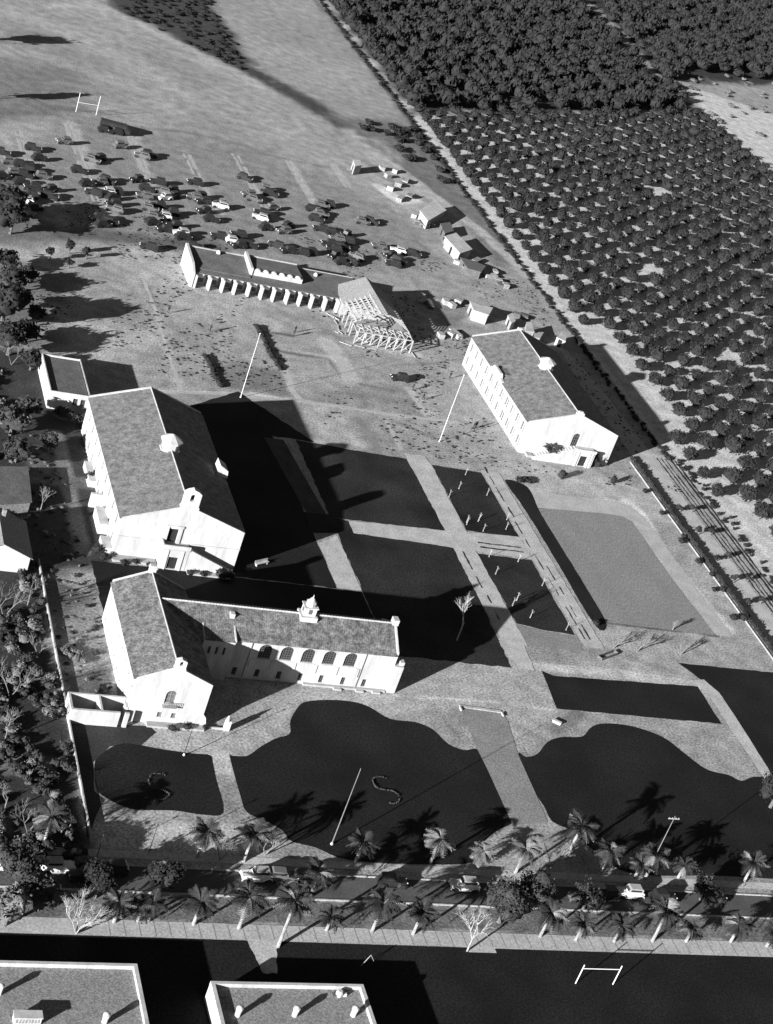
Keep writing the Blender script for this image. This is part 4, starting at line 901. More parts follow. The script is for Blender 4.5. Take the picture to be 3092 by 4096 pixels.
# citrus orchard: nearest 300 singly, the rest as one mass
var = []
for k in range(6):
    V, F = crown_arrays(1.95, 2.9, 1.95, 230, .34, 2); var.append(mesh_np('citrus_crown', V, F, M['leaf']))
tm = MB(); tm.tube((0, 0, 0), (.05, 0, 1.2), .13, .09, n=5, cap=False); tm.tube((.05, 0, 1.0), (.6, .2, 1.9), .08, .04, n=4, cap=False); tm.tube((.05, 0, 1.0), (-.5, -.3, 1.9), .08, .04, n=4, cap=False)
tme = bpy.data.meshes.new('citrus_trunk'); tme.from_pydata(tm.v, [], tm.f); tme.materials.append(M['barkd'])
spots = []
for i in range(0, 40):
    for j in range(-8, 66):
        x = 208.3+i*7.45; y = 278.6+j*7.36+(rng.uniform(-.22, .22))
        if i == 0 and 312 < y < 360: continue
        if 209 > x and y < 285: continue
        if y > 515+.58*(x-208): continue
        if inpoly(x, y, PATCH): continue
        if rng.random() < .015: continue
        x += rng.uniform(-.25, .25)
        if inframe(x, y): spots.append((math.hypot(x, y, CH), i, j+8, x, y))
spots.sort()
near = spots[:298]; far = spots[298:]
proto = {}
for d, i, j, x, y in near:
    lab = '%s from the near end in the %s row from the lane' % (ordn(j), ordn(i))
    k = (i*7+j*3) % 6; sc = random.uniform(.84, 1.12)
    if i == 0: sc *= random.uniform(.85, 1)
    t = thing('citrus_tree', 'round citrus tree, '+lab, 'tree', (x, y, 0), 'citrus trees in the orchard grid', random.uniform(0, 6.28)); t.scale = (sc, sc, sc*random.uniform(.9, 1.1))
    obj_from('crown', var[k], t); obj_from('trunk', tme, t)
def mass(name, items, m, label, cat):
    VS = []; FS = []; off = 0
    lib = [crown_arrays(1, 1, 0, 46, .2, 1) for _ in range(8)]
    for x, y, r, h in items:
        V, F = lib[rng.integers(8)]; a = rng.uniform(0, 6.28); c, s = math.cos(a), math.sin(a)
        W = V.copy(); W[:,0] = (V[:,0]*c-V[:,1]*s)*r+x; W[:,1] = (V[:,0]*s+V[:,1]*c)*r+y; W[:,2] = V[:,2]*h+h*.55
        VS.append(W); FS.append(F+off); off += len(W)
    o = obj_from(name, mesh_np(name, np.concatenate(VS), np.concatenate(FS), m)); o['kind'] = 'stuff'; o['label'] = label; o['category'] = cat; return o
mass('far_orchard', [(x, y, (1.95+.002*(y-330))*rng.uniform(.88, 1.1), 3.0*rng.uniform(.85, 1.1)) for d, i, j, x, y in far], M['leaf'], 'farther rows of dark citrus trees running up to the wood', 'orchard')
wd = []
for i in range(130):
    for j in range(28, 130):
        x = 208.3+i*7.45+rng.uniform(-.6, .6); y = 278.6+j*7.36+rng.uniform(-.6, .6)
        if y < 516+.58*(x-208) or inpoly(x, y, PATCH) or rng.random() < .04: continue
        if segd(np.array([[x, y]]), DIAG)[0] < rng.uniform(2, 7): continue
        if inframe(x, y, 3, 260): r = rng.uniform(2.4, 3.5); wd.append((x, y, r, rng.uniform(3.2, 5.6)))
mass('far_wood', wd, M['leaf'], 'dense dark wood of taller trees covering the top right corner', 'wood')
pt = []
for _ in range(260):
    x = rng.uniform(340, 520); y = rng.uniform(500, 720)
    if inframe(x, y, 1, 200) and inpoly(x, y, PATCH): pt.append((x, y, rng.uniform(.8, 2.2), rng.uniform(.5, 1.4)))
mass('pale_scrub', pt, M['leafl'], 'pale low scrub dotting the light clearing at the right edge', 'scrub')
# rough verge plants along the orchard fence and lane
vg = []
for y in np.arange(300, 640, 1.1): vg.append((202.6+rng.normal()*.45, y, rng.uniform(.35, .9), rng.uniform(.3, .9)))
for y in np.arange(205, 300, .9):
    if rng.random() < .6: vg.append((205.6+rng.normal()*.7, y, rng.uniform(.3, .8), rng.uniform(.3, .9)))
mass('verge_scrub', vg, M['leaf'], 'ragged dark weeds along the orchard edge and lane', 'weeds')
fd = []; FP_ = GL(z1((620,-80),(700,-5),(760,80),(900,150),(1100,260),(1300,360),(1500,450),(1470,330),(1390,180),(1290,60),(1250,-100)))
for _ in range(5000):
    x = rng.uniform(90, 210); y = rng.uniform(440, 900)
    if inpoly(x, y, FP_): fd.append((x, y, rng.uniform(.6, 1.8), rng.uniform(.3, .9)))
mass('far_crop', fd, M['leaf'], 'dark crop plants in the field at the top edge', 'crop')
g1 = []; g2 = []
for _ in range(1500):
    x = rng.uniform(38, 56); y = rng.uniform(158, 300)
    if not inframe(x, y) or (x < 53.5 and 226 < y < 240) or (244 < y < 260 and x < 57): continue
    n_ = math.sin(x*.7+y*.23)+math.sin(y*.41+2)
    if n_ > -.2: (g1 if rng.random() < .72 else g2).append((x, y, rng.uniform(.3, 1.1), rng.uniform(.3, 1.2)))
for _ in range(260):
    x = rng.uniform(57.6, 64); y = rng.uniform(197, 272)
    if rng.random() < .6: (g1 if rng.random() < .6 else g2).append((x, y, rng.uniform(.15, .5), rng.uniform(.1, .5)))
mass('garden_growth', g1, M['leafm'], 'tangled low growth in the shaded gardens left of the boundary wall', 'undergrowth')
mass('garden_weeds', g2, M['leafl'], 'paler scattered weeds in the gardens by the boundary wall', 'weeds')
tf = []
for _ in range(5200):
    x = rng.uniform(66, 200); y = rng.uniform(284, 390)
    if math.sin(x*.13+1)+math.sin(y*.11+x*.05)+math.sin(x*.37-y*.21) < .3: continue
    if (160 < x < 190 and 288 < y < 336) or (69 < x < 120 and y < 303): continue
    tf.append((x, y, rng.uniform(.08, .34), rng.uniform(.06, .22)))
mass('ground_tufts', tf, M['leafm'], 'small dark grass tufts scattered over the bare open ground', 'grass tufts')
# clipped hedge beside the lane
V_ = []; 
hg = []
for y in np.arange(203, 297.5, .55): hg.append((192.55+rng.normal()*.06, y, .55*rng.uniform(.85, 1.15), 1.0*rng.uniform(.85, 1.15)))
h_ = thing('hedge', 'long clipped dark hedge between the playing field edge and the lane', 'hedge', (192.5, 250, 0))
def joined(name, items, m, parent, loc):
    VS = []; FS = []; off = 0
    for x, y, r, h in items:
        V, F = crown_arrays(r, h, h*.5, 14, .15, 1); V = V+np.array([x-loc[0], y-loc[1], 0]); VS.append(V); FS.append(F+off); off += len(V)
    o = obj_from(name, mesh_np(name, np.concatenate(VS), np.concatenate(FS), m), parent); return o
ho = joined('foliage', hg, M['leaf'], h_, (192.5, 250)); ho['kind'] = 'stuff'
for lab, pts in (('short dark curving hedge on the bare ground left of the far flagpole', z4c((1245,650),(1275,700),(1300,770),(1340,840))), ('short dark curving hedge on the bare ground right of the far flagpole', z5c((40,470),(80,540),(130,650),(190,735)))):
    P_ = GL(pts); its = []
    for a, b in zip(P_[:-1], P_[1:]):
        n = int(math.hypot(b[0]-a[0], b[1]-a[1])/.6)+1
        for k in range(n): its.append((a[0]+(b[0]-a[0])*k/n+rng.normal()*.15, a[1]+(b[1]-a[1])*k/n, rng.uniform(.5, .9), rng.uniform(.6, .9)))
    h_ = thing('hedge', lab, 'hedge', (*P_[0], 0)); joined('foliage', its, M['leaf'], h_, P_[0])['kind'] = 'stuff'

def leafy(nm, lab, x, y, h, r, m='leaf', group=None, trunk='barkd', leaves=420, ls=.42, cat='tree'):
    if nm == 'street_tree': r *= .85; leaves = 900; ls = .2
    t = thing(nm, lab, cat, (x, y, 0), group, 0)
    VS = []; FS = []; off = 0
    nl = 5 if r > 1.4 else 2
    for k in range(nl):
        a = k*6.28/nl+random.uniform(-.4, .4); q = .45*r if k else 0; rr = r*random.uniform(.55, .75)
        V, F = crown_arrays(rr, h*.62*random.uniform(.7, 1), h*.66+random.uniform(-.1, .12)*h, leaves//nl, ls*min(1, r/2.2), lump=.45); V, F = (V, F[len(IF):]) if nm == 'street_tree' and k % 2 else (V, F); V = V+np.array([q*math.cos(a), q*math.sin(a), 0]); VS.append(V); FS.append(F+off); off += len(V)
    obj_from('crown', mesh_np('crown', np.concatenate(VS), np.concatenate(FS), M[m]), t)
    q = MB(); q.tube((0, 0, 0), (.05, .03, h*.5), r*.09+.05, r*.06+.03, n=6)
    for k in range(3):
        a = k*2.1; q.tube((.05, .03, h*.4), (r*.5*math.cos(a), r*.5*math.sin(a), h*.7), r*.05+.02, .03, n=4)
    q.build('trunk', M[trunk], t); return t
def bush(nm, lab, x, y, r, h=None, m='leaf', group=None, cat='shrub'):
    h = h or r*1.5; t = thing(nm, lab, cat, (x, y, 0), group)
    V, F = crown_arrays(r, h, h*.5, 90, .2*max(.6, r), 1); obj_from('foliage', mesh_np('foliage', V, F, M[m]), t)
    q = MB(); q.tube((0, 0, 0), (0, 0, h*.4), .06, n=4); q.build('stem', M['barkd'], t); return t
def bare(nm, lab, x, y, h, spread=.5, m='bark', lean=(0, 0), multi=1, depth=4, r0=.16):
    t = thing(nm, lab, 'tree', (x, y, 0)); rd = random.Random(int(x*10)+int(y)); tr = MB(); br = MB()
    def grow(p, d, L, r, k):
        e = p+d*L; (tr if k == 0 else br).tube(p, e, r, r*.62, n=5 if k < 2 else 3, cap=False)
        if k >= depth: return
        for _ in range(rd.choice((3, 3, 4)) if k < 3 else 2):
            a = rd.uniform(0, 6.28); nd = (d+Vector((math.cos(a), math.sin(a), rd.uniform(-.1, .35)))*spread*rd.uniform(.6, 1.3)).normalized()
            grow(p+d*L*rd.uniform(.6, 1), nd, L*rd.uniform(.55, .78), r*.58, k+1)
    for s in range(multi):
        a = s*6.28/multi; d = Vector((lean[0]+(.45*math.cos(a) if multi > 1 else 0), lean[1]+(.45*math.sin(a) if multi > 1 else 0), 1)).normalized()
        grow(Vector((0, 0, 0)), d, h*.4, r0, 0)
    tr.build('trunk', M[m], t); c = br.build('branches', M[m], t, 'stuff'); return t
def frond(L, w, droop, n=11):
    """feather leaf: arching rib with paired narrow leaflets"""
    b = MB(); P = [Vector((L*s*(1-.14*s*droop), 0, L*(.42*s-.95*droop*s*s))) for s in [i/n for i in range(n+1)]]
    for i in range(n):
        p, q = P[i], P[i+1]; b.add([(p.x, -.03, p.z), (q.x, -.02, q.z), (q.x, .02, q.z), (p.x, .03, p.z)], [(0,1,2,3)])
        if i < 1: continue
        ll = w*math.sin(math.pi*min(1, i/n*.8+.18))*random.uniform(.85, 1.15)
        for s in (-1, 1):
            t = (p.x+ll*.55, s*ll, p.z-ll*random.uniform(.35, .7)); b.add([tuple(p), (p.x+.13, 0, p.z), t], [(0,1,2)])
            t = (p.x+.1+ll*.5, s*ll*.9, p.z-ll*random.uniform(.2, .5)); m_ = p.lerp(q, .5); b.add([tuple(m_), (m_.x+.13, 0, m_.z), t], [(0,1,2)])
    return b
def mk(mb, name, m):
    me = bpy.data.meshes.new(name); me.from_pydata(mb.v, [], mb.f); me.materials.append(m); return me
FR = [mk(frond(2.2*s, .8, d), 'frond', M['palm']) for s, d in ((1, .5), (.95, .75), (1.05, 1.0), (.8, .3))]
FP = [mk(frond(2.0, .8, .8), 'frond', M['palml']), mk(frond(2.1, .8, 1.1), 'frond', M['palml'])]
def palm(lab, x, y, h, pale=False, group=None, rd=random, nf=24):
    t = thing('palm_tree', lab, 'palm', (x, y, 0), group, rd.uniform(0, 6))
    q = MB(); zz_ = np.linspace(0, h, 6); bx_ = rd.uniform(-.03, .03)*h
    for i in range(5):
        r_a = .24-.07*(i/5)**.5; q.tube((bx_*(i/5)**2, 0, zz_[i]), (bx_*((i+1)/5)**2, 0, zz_[i+1]), r_a+.02, r_a-.02, n=7)
    q.build('trunk', M['barkt'], t)
    q = MB(); q.lathe((bx_, 0, h-.75), [(.16, 0), (.42, .25), (.3, .8)], 7); q.build('dead_skirt', M['barkm'], t)
    sc = min(1.3, .66+h*.12)
    for k in range(nf):
        me = random.choice(FP if (pale or rd.random() < .16) else FR); f = obj_from('frond', me, t)
        f.location = (bx_, 0, h+rd.uniform(-.1, .15)); tilt = rd.uniform(-.75, .5)
        f.rotation_euler = (0, tilt, k*6.283/nf*1.0+rd.uniform(-.25, .25)); f.scale = (sc, sc, sc)
    return t
PL = [((175,3378),4.3,'palm behind the pale kerb at the lower left'),((550,3684),2.4,'short pale-trunked palm, left one of a close pair by the sidewalk'),((593,3684),2.9,'right palm of the close pair by the sidewalk'),
 ((774,3698),3.6,'sidewalk palm right of the close pair'),((955,3714),5.1,'tall sidewalk palm left of the garden path'),((1112,3787),7.6,'tallest palm, rooted below the sidewalk right of the garden path'),
 ((1306,3721),2.2,'short palm on the sidewalk edge right of the tallest palm'),((1487,3727),4.8,'tall palm on the sidewalk edge below the lawn letter'),((1652,3737),3.7,'palm just left of the bare street tree'),
 ((1721,3451),4.2,'drooping palm at the lawn edge, leftmost standing against the dark lawn'),((1906,3470),2.8,'pale bushy palm at the foot of the drive'),((2061,3492),4.4,'palm in the middle of the drive mouth'),
 ((2265,3431),5.9,'tall palm at the right side of the drive mouth'),((2404,3483),3.7,'palm at the lawn edge right of the drive'),((2539,3510),2.6,'short leaning palm left of the utility pole foot'),((2578,3516),4.6,'taller palm beside the utility pole foot'),
 ((2713,3510),2.4,'short palm right of the utility pole foot'),((2974,3530),3.9,'palm near the right picture edge by the lawn'),((2160,3747),4.2,'sidewalk palm right of the bare street tree'),((2302,3763),3.0,'sidewalk palm above the near goal posts'),
 ((2456,3767),2.8,'sidewalk palm just right of the goal posts'),((2608,3767),5.4,'tall sidewalk palm in the right third'),((2743,3767),2.2,'shortest sidewalk palm in the right third'),((2921,3770),3.2,'sidewalk palm second from the right edge'),((3066,3787),2.9,'sidewalk palm cut by the right edge'),
 ((455,3690),3.2,'palm left of the close pair by the sidewalk'),((1240,3588),4.0,'palm on the parkway above the tallest palm'),((790,3428),4.2,'palm before the pale forecourt left of the lawn'),((975,3445),4.6,'palm where the forecourt meets the big lawn'),((1420,3452),3.4,'palm below the thin pole in the big lawn')]
for (px_, h, lab) in PL:
    x, y = G(*px_); palm(lab, x, y, h, pale=px_[0] in (1906, 1721, 2061))
x, y = G(2190, 1835); palm('dark low palm against the white front of the right hall', x, y, 2.6, nf=22)
# leafy trees
for px_, h, r, lab, m in (((1995,3690),6.5,3.6,'dense leafy street tree right of the bare one','leafm'),((2110,3640),6.0,3.2,'broad leafy street tree second right of the bare one','leafm'),((2330,3640),4.0,2.2,'leafy street tree above the goal posts','leafm'),
  ((640,3570),4.5,2.4,'dark curb tree above the close palm pair','leaf'),
  ((2800,3600),3.8,2.2,'leafy tree on the parkway near the right edge','leaf'),((60,3560),5.5,3.4,'leafy tree at the bottom left over the street','leafm'),((20,3700),5.0,3.0,'pale leafy tree at the left edge by the sidewalk','leafl'),
  ((380,3590),4.2,2.4,'dark tree over the street at the lower left','leaf'),((150,3640),4.5,2.6,'mid-grey tree beside the bare tree at lower left','leafm'),((3080,3230),6,3.4,'dark tree at the right edge beside the side lawn','leaf')):
    x, y = G(*px_); leafy('street_tree', lab, x, y, h, r, m)
for px_, h, r, lab in (((8,880),8,5.0,'big dark evergreen at the left edge of the car park'),((40,935),6,3.6,'dark evergreen below the big one at the left edge'),((198,1040),2.8,1.1,'small round tree left of three near the track bend'),((276,1015),3.0,1.0,'small round tree by the track bend'),((273,1072),2.0,.95,'round bush-like tree below the track bend'),
  ((343,1035),2.6,.9,'small round tree with long shadow right of the track bend'),((6,1300),8,4.2,'dark tree at the left edge beside the dirt yard'),((30,1420),6,3.4,'dark tree at the left edge above the annex'),((95,1370),4,2.4,'low dark tree second from the left edge above the annex'),((45,1170),5,2.6,'dark tree at the left edge by the dirt yard'),((110,1130),3.2,1.8,'low dark tree right of the edge one by the dirt yard'),((75,1240),4.2,2.4,'dark tree in the left clump beside the dirt yard'),((140,1290),3,1.7,'low tree at the right of the left clump beside the dirt yard'),((20,1080),4,2.4,'tree at the left edge below the track bend'),((120,1480),3.4,1.9,'small dark tree left of the annex back wall'),((60,1850),4,2.2,'small tree just above the low grey house roof'),((190,1800),3,1.6,'low tree beside the shaded garden path'),((-50,395),9,1.8,'tall narrow tree at the left edge beyond the far goal posts'),((-90,160),8,3,'tree at the left edge of the upper athletic field'),
  ((110,1680),4,2.2,'low garden tree left of the annex front'),((40,1740),5,2.8,'garden tree above the low grey house'),((250,1680),2.2,1.6,'shrubby tree at the foot of the annex'),((330,1700),1.8,1.3,'shrub at the corner between annex and long hall')):
    x, y = G(*px_); leafy('garden_tree', lab, x, y, h, r, 'leafm' if r < 3 and px_[1] > 1500 else 'leaf')
# bare winter trees
for px_, h, sp, mu, lab in (((1827,2561),9.5,.38,1,'tall bare sapling-like tree on the dark lawn by the arched hall'),((305,3735),6.0,.55,4,'bright bare many-stemmed tree beside the lower left sidewalk'),((1868,3805),7.5,.6,1,'big bare street tree standing over the sidewalk'),
  ((15,2470),7,.6,2,'bare tree in the gardens below the white-gabled house'),((110,2420),6,.6,1,'bare tree close to the boundary wall by the white-gabled house'),((40,2790),7,.6,2,'spreading bare tree left of the walled yard'),((20,2960),6,.6,1,'bare tree at the left edge above the grey patch'),
  ((15,3250),6.5,.5,1,'tall bare tree at the left edge of the dark garden'),((110,3330),5,.6,2,'low bare tree beside the lower left palm'),((150,2620),4,.6,2,'bare shrubby tree against the boundary wall'),((70,2150),5,.6,1,'bare tree in front of the low grey house'),((45,1460),6,.6,2,'bare tree at the left above the annex'),
  ((2200,3470),4.5,.45,2,'thin bare tree in the drive mouth'),((2455,2592),3.2,.55,2,'first small bare tree on the verge below the playing field'),((2548,2606),3.2,.55,2,'second small bare tree on the verge below the playing field'),((2722,2618),3.2,.55,2,'third small bare tree on the verge below the playing field'),
  ((2690,2520),2.0,.5,1,'tiny bare tree at the lower edge of the playing field'),((160,2050),5,.5,1,'bare tree beside the garden path left of the long hall'),((880,3440),4.5,.6,2,'bare tree between forecourt palms and the street'),((1060,3420),4,.6,2,'bare tree at the lower left corner of the big lawn')):
    x, y = G(*px_); bare('bare_tree', lab, x, y, h, sp, multi=mu, r0=(.16 if mu == 1 else .11)*(1 if px_[1] > 3500 or px_[0] > 1000 else .7), m='barkl' if px_[1] > 3500 or px_[0] == 1827 else 'barkm', depth=5 if px_[1] < 3500 else 6)
# shrubs
def cr(ox, oy, s): return lambda a, b: (ox+a/s, oy+b/s)
k5 = cr(2450, 1900, 1.483); kA = cr(300, 1850, 1.36); kB = cr(1820, 1280, 1.36); k1 = cr(120, 2250, 1.1333)
for i, p in enumerate([(190,105),(290,235),(405,405),(418,375),(505,525),(585,600),(600,690),(650,690),(710,860),(770,862)]):
    x, y = G(*k5(*p)); bush('shrub', '%s dark shrub down the strip inside the lane hedge' % ordn(i), x, y, .62 if i not in (2, 4, 8, 9) else .8, group='shrubs inside the lane hedge')
for i, p in enumerate([(400,218),(505,356),(615,512),(715,640),(803,772)]):
    x, y = G(*k5(*p)); leafy('lane_tree', '%s small round tree down the near side of the lane' % ordn(i), x, y, 2.0 if i % 2 else 1.6, .9, group='small trees along the near side of the lane', leaves=120, ls=.3)
for i, p in enumerate([(478,216),(588,352),(690,492),(805,632),(884,760)]):
    x, y = G(*k5(*p)); leafy('lane_tree', '%s small tree down the far side of the lane' % ordn(i), x-.5, y-.4, 1.7, .8, group='small trees along the far side of the lane', leaves=120, ls=.3)
for p, r, lab in (((262,548),.6,'left clipped bush at the front foot of the long hall'),((325,545),.6,'second clipped bush at the front foot of the long hall'),((400,560),.5,'bush left of the long hall front door'),((620,606),.6,'first bush under the long hall outside stair'),((692,612),.6,'second bush under the long hall outside stair'),
   ((790,618),1.0,'large dark bush at the foot of the outside stair'),((830,622),.9,'dark bush at the right front corner of the long hall'),((120,480),.8,'dark shrub along the left side of the long hall'),((150,520),.8,'lower shrub along the left side of the long hall'),((75,90),1.0,'dark shrub halfway along the left side of the long hall')):
    x, y = G(*kA(*p)); bush('bush', lab, x, y-.3, r)
for p, r, lab in (((638,752),.6,'left bush before the near wing front'),((705,748),.6,'right bush before the near wing front'),((790,748),.4,'small bush at the right foot of the near wing')):
    x, y = G(*k1(*p)); bush('bush', lab, x, y-.4, r)
for p, r, h, lab in (((575,862),.85,2.0,'dark bush on the ground before the right hall porch'),((855,890),.7,2.0,'dark conifer-like bush right of the right hall porch'),((745,790),.9,3.0,'tall shrub against the right hall just right of the porch'),((795,780),.9,2.6,'tall shrub near the right front corner of the right hall'),((770,800),.7,1.6,'lower shrub between the two tall ones at the right hall')):
    x, y = G(*kB(*p)); bush('bush', lab, x, y, r, h)
for i, p in enumerate([(2095,1925),(2110,1930),(2075,1928),(2380,2500)]):
    x, y = G(*p); bush('bush', ['middle','right','left','lower'][i]+' dark bush capping the long dark strip beside the playing field', x, y, .9 if i < 3 else .6, 1.0)
fs = [(720,755),(735,795),(865,785),(900,820),(945,805),(985,795),(1010,840),(900,860),(940,860),(905,915),(1020,880),(990,970),(960,975),(1060,925),(1110,970),(1150,1045),(1165,1105),(690,790),(830,820),(1080,900)]
for i, p in enumerate(fs):
    x, y = G(1000+p[0]/1.518, p[1]/1.518); bush('field_bush', '%s low bush counting down the dark strip left of the orchard fence' % ordn(i), x, y, random.uniform(1.2, 1.9), 1.6, group='low bushes in the strip left of the orchard fence')
cl_ = [(380,920),(400,940),(440,930),(470,945),(430,960),(490,950),(410,905),(460,975),(500,985)]
for i, p in enumerate(cl_):
    x, y = G(p[0]/1.518, 2000+p[1]/1.518); bush('flowering_shrub', '%s pale flowering shrub of the clump beside the boundary wall' % ordn(i), x, y, .55, .8, 'leafl', 'pale flowering shrubs by the boundary wall')
# saplings staked in the lawns
SP = [z5c(p)[0] for p in ((1305,1365),(1265,1450),(1435,1490),(1205,1500),(1312,1655),(1388,1640))]+[y2(p)[0] for p in ((1312,150),(1382,130),(1412,190),(1448,345),(1625,375),(1488,450),(1615,610),(1590,642))]+[y3(p)[0] for p in ((50,120),(45,178),(118,375),(265,520),(112,608),(88,640),(192,715),(410,790))]
for i, p in enumerate(SP):
    x, y = G(*p); t = thing('staked_sapling', 'thin staked sapling in the quad lawn beds, %s from the top' % ordn(i), 'sapling', (x, y, 0), 'staked saplings in the quad lawns')
    q = MB(); q.tube((0, 0, 0), (.04, 0, 1.8), .028, .02, n=4); q.build('stake', M['blind2'], t)
    q = MB(); q.tube((.1, 0, 0), (.14, .05, 1.5), .02, n=3)
    for a in range(3): q.tube((.12, .02, 1.0+.15*a), (.12+.3*math.cos(a*2), .3*math.sin(a*2), 1.4+.15*a), .012, n=3)
    q.build('stem', M['bark'], t); q = MB(); q.lathe((.1, 0, 0), [(.12, 0), (.09, .14)], 6); q.build('guard', M['blind2'], t)

# ================================================================== street furniture and small things
def pole(nm, lab, cat, px_, h, r=.1, m='metal', arm=False, ball=True):
    x, y = G(*px_); t = thing(nm, lab, cat, (x, y, 0)); q = MB(); q.tube((0, 0, 0), (0, 0, h), r, r*.55, n=8); q.build('shaft', M[m], t)
    q = MB(); q.lathe((0, 0, 0), [(r*2.6, 0), (r*2.2, .25), (r*1.2, .4)], 8); q.build('base', M['pave'], t)
    if ball: q = MB(); q.lathe((0, 0, h), [(.05, 0), (.14, .1), (.05, .25)], 8); q.build('finial', M[m], t)
    if arm:
        q = MB(); q.box(-.9, .9, -.05, .05, h-.6, h-.48); q.build('crossarm', M['wood'], t)
        for s in (-.75, -.3, .3, .75): q = MB(); q.lathe((s, 0, h-.48), [(.04, 0), (.05, .15)], 6); q.build('insulator', M['white'], t)
    return t
pole('flagpole', 'tall white flagpole beyond the long hall shadow', 'flagpole', (962,1590), 14.1, .075)
pole('flagpole', 'tall white flagpole standing before the left side of the right hall', 'flagpole', (1757,1767), 15.4, .075)
pole('utility_pole', 'thin pale pole rising from the foot of the big front lawn', 'pole', (1326,3378), 13.4, .085, 'barkm', False, False)
pole('utility_pole', 'thin pale pole with crossarm on the right-hand front lawn', 'pole', (2575,3516), 12.0, .085, 'barkm', True, False)
pole('shadow_pole', 'slim dark pole added for its shadow, between the two left front lawns', 'lamp post', (735,3022), 5.2, .07, 'cdark')  # unseen pole, added to cast the long shadow across the lawns
pole('shadow_pole', 'slim dark pole added for its shadow, on the pale forecourt by the street', 'lamp post', (593,3418), 5.0, .07, 'cdark')  # pole added as caster of the longer diagonal shadow
pole('shadow_pole', 'slim dark pole added for its shadow, at the end of the boundary wall', 'lamp post', (389,3424), 3.4, .07, 'cdark')  # pole added as caster of the shorter diagonal shadow
def goal(lab, a, b, h, cb, low=None):
    A_ = Vector((*G(*a), 0)); B2 = Vector((*G(*b), 0)); t = thing('goal_posts', lab, 'goal', (A_.x, A_.y, 0)); d = B2-A_
    for v in (Vector(), d): q = MB(); q.tube(v, v+Vector((0, 0, h)), .075, n=6); q.build('post', M['metal'], t)
    q = MB(); q.tube(Vector((0, 0, cb)), d+Vector((0, 0, cb)), .06, n=6); q.build('crossbar', M['metal'], t)
goal('white goal posts on the dark near lawn at the lower right', (2301.6,3934.7), (2451,3938), 3.4, 2.75)
goal('white H-shaped goal posts on the athletic field at the upper left', (303,448), (384,461), 5.3, 2.7)
a = G(1020,2265); b2 = G(1070,2254); t = thing('lawn_bench', 'white bench on the shaded lawn right of the long hall', 'bench', (a[0], a[1], 0)); d = Vector((b2[0]-a[0], b2[1]-a[1], 0)); t.rotation_euler = (0, 0, math.atan2(d.y, d.x)); L = d.length
MB().box(0, L, -.25, .25, .42, .5).build('seat', M['white'], t); MB().box(0, L, .25, .3, .5, .95).build('backrest', M['white'], t)
for s in (.15, L-.3): MB().box(s, s+.15, -.2, .2, 0, .42).build('leg', M['white'], t)
p = G(1470, 3855); t = thing('sawhorse', 'little pale A-shaped frame on the dark near lawn', 'frame', (p[0], p[1], 0))
for s in (-1, 1): q = MB(); q.tube((0, 0, 1.5), (s*1.0, s*.4, 0), .045, n=4); q.build('leg', M['wood'], t)
p = G(2225, 2892); t = thing('stone_marker', 'small white block lying on the forecourt near the drive head', 'marker', (p[0], p[1], 0), None, -.6)
MB().box(-.7, .7, -.25, .25, 0, .4).build('block', M['white'], t); MB().box(-.8, .8, -.3, .3, .4, .46).build('cap', M['white'], t)
p = G(2430, 2625); q2 = G(2470, 2597); t = thing('timber_trough', 'low timber trough at the end of the quad walk', 'trough', (p[0], p[1], 0), None, .5)
MB().box(-2.4, 2.4, -.5, -.4, 0, .5).build('side', M['woodd'], t); MB().box(-2.4, 2.4, .4, .5, 0, .5).build('side', M['woodd'], t); MB().box(-2.4, -2.3, -.4, .4, 0, .5).build('end', M['woodd'], t); MB().box(2.3, 2.4, -.4, .4, 0, .5).build('end', M['woodd'], t)
# low steps at the head of the drive
a = G(1836, 2822); b2 = G(2003, 2845); t = thing('drive_edging', 'pale low stone edging across the head of the drive', 'edging', (a[0], a[1], 0)); d = Vector((b2[0]-a[0], b2[1]-a[1], 0)); t.rotation_euler = (0, 0, math.atan2(d.y, d.x))
MB().box(0, d.length, -.5, .1, 0, .12).build('edge_stone', M['walk'], t)
for s in (0, d.length): MB().box(s-.12, s+.12, -1.4, -.5, 0, .3).build('end_stone', M['pave'], t)
# planted letters in the front lawns
def letter(lab, pts):
    P_ = smooth_open(GL(pts)); c = P_[0]; t = thing('letter_bed', lab, 'flower bed', (c[0], c[1], 0)); q = MB((c[0], c[1], 0)); VS = []; FS = []; off = 0
    for i, (x, y) in enumerate(P_):
        if random.random() < .15: continue
        V, F = crown_arrays(.13*random.uniform(.7, 1.2), .22, .15, 3, .1, 1); V = V+np.array([x-c[0]+random.uniform(-.06, .06), y-c[1], 0]); VS.append(V); FS.append(F+off); off += len(V)
    obj_from('planting', mesh_np('planting', np.concatenate(VS), np.concatenate(FS), M['flower']), t)['kind'] = 'stuff'
def smooth_open(P_):
    out = []; P_ = [np.array(p) for p in P_]
    for i in range(len(P_)-1):
        a, b, c, d = P_[max(i-1, 0)], P_[i], P_[i+1], P_[min(i+2, len(P_)-1)]; n = max(2, int(np.hypot(*(c-b))/.2))
        for k in range(n):
            s = k/n; out.append(tuple(.5*(2*b+(c-a)*s+(2*a-5*b+4*c-d)*s*s+(3*b-a-3*c+d)*s**3)))
    return out
letter('planted letter S in the small left front lawn', [(540+a/4.327, 3050+b/4.327) for a, b in ((530,245),(480,210),(350,205),(280,225),(240,290),(238,345),(260,420),(320,460),(460,485),(560,530),(590,570),(545,620),(450,655),(310,665))])
letter('planted letter S in the big middle front lawn', x2((825,180),(790,172),(755,180),(745,200),(765,235),(800,250),(850,255),(885,270),(905,300),(900,325),(870,335),(830,330)))

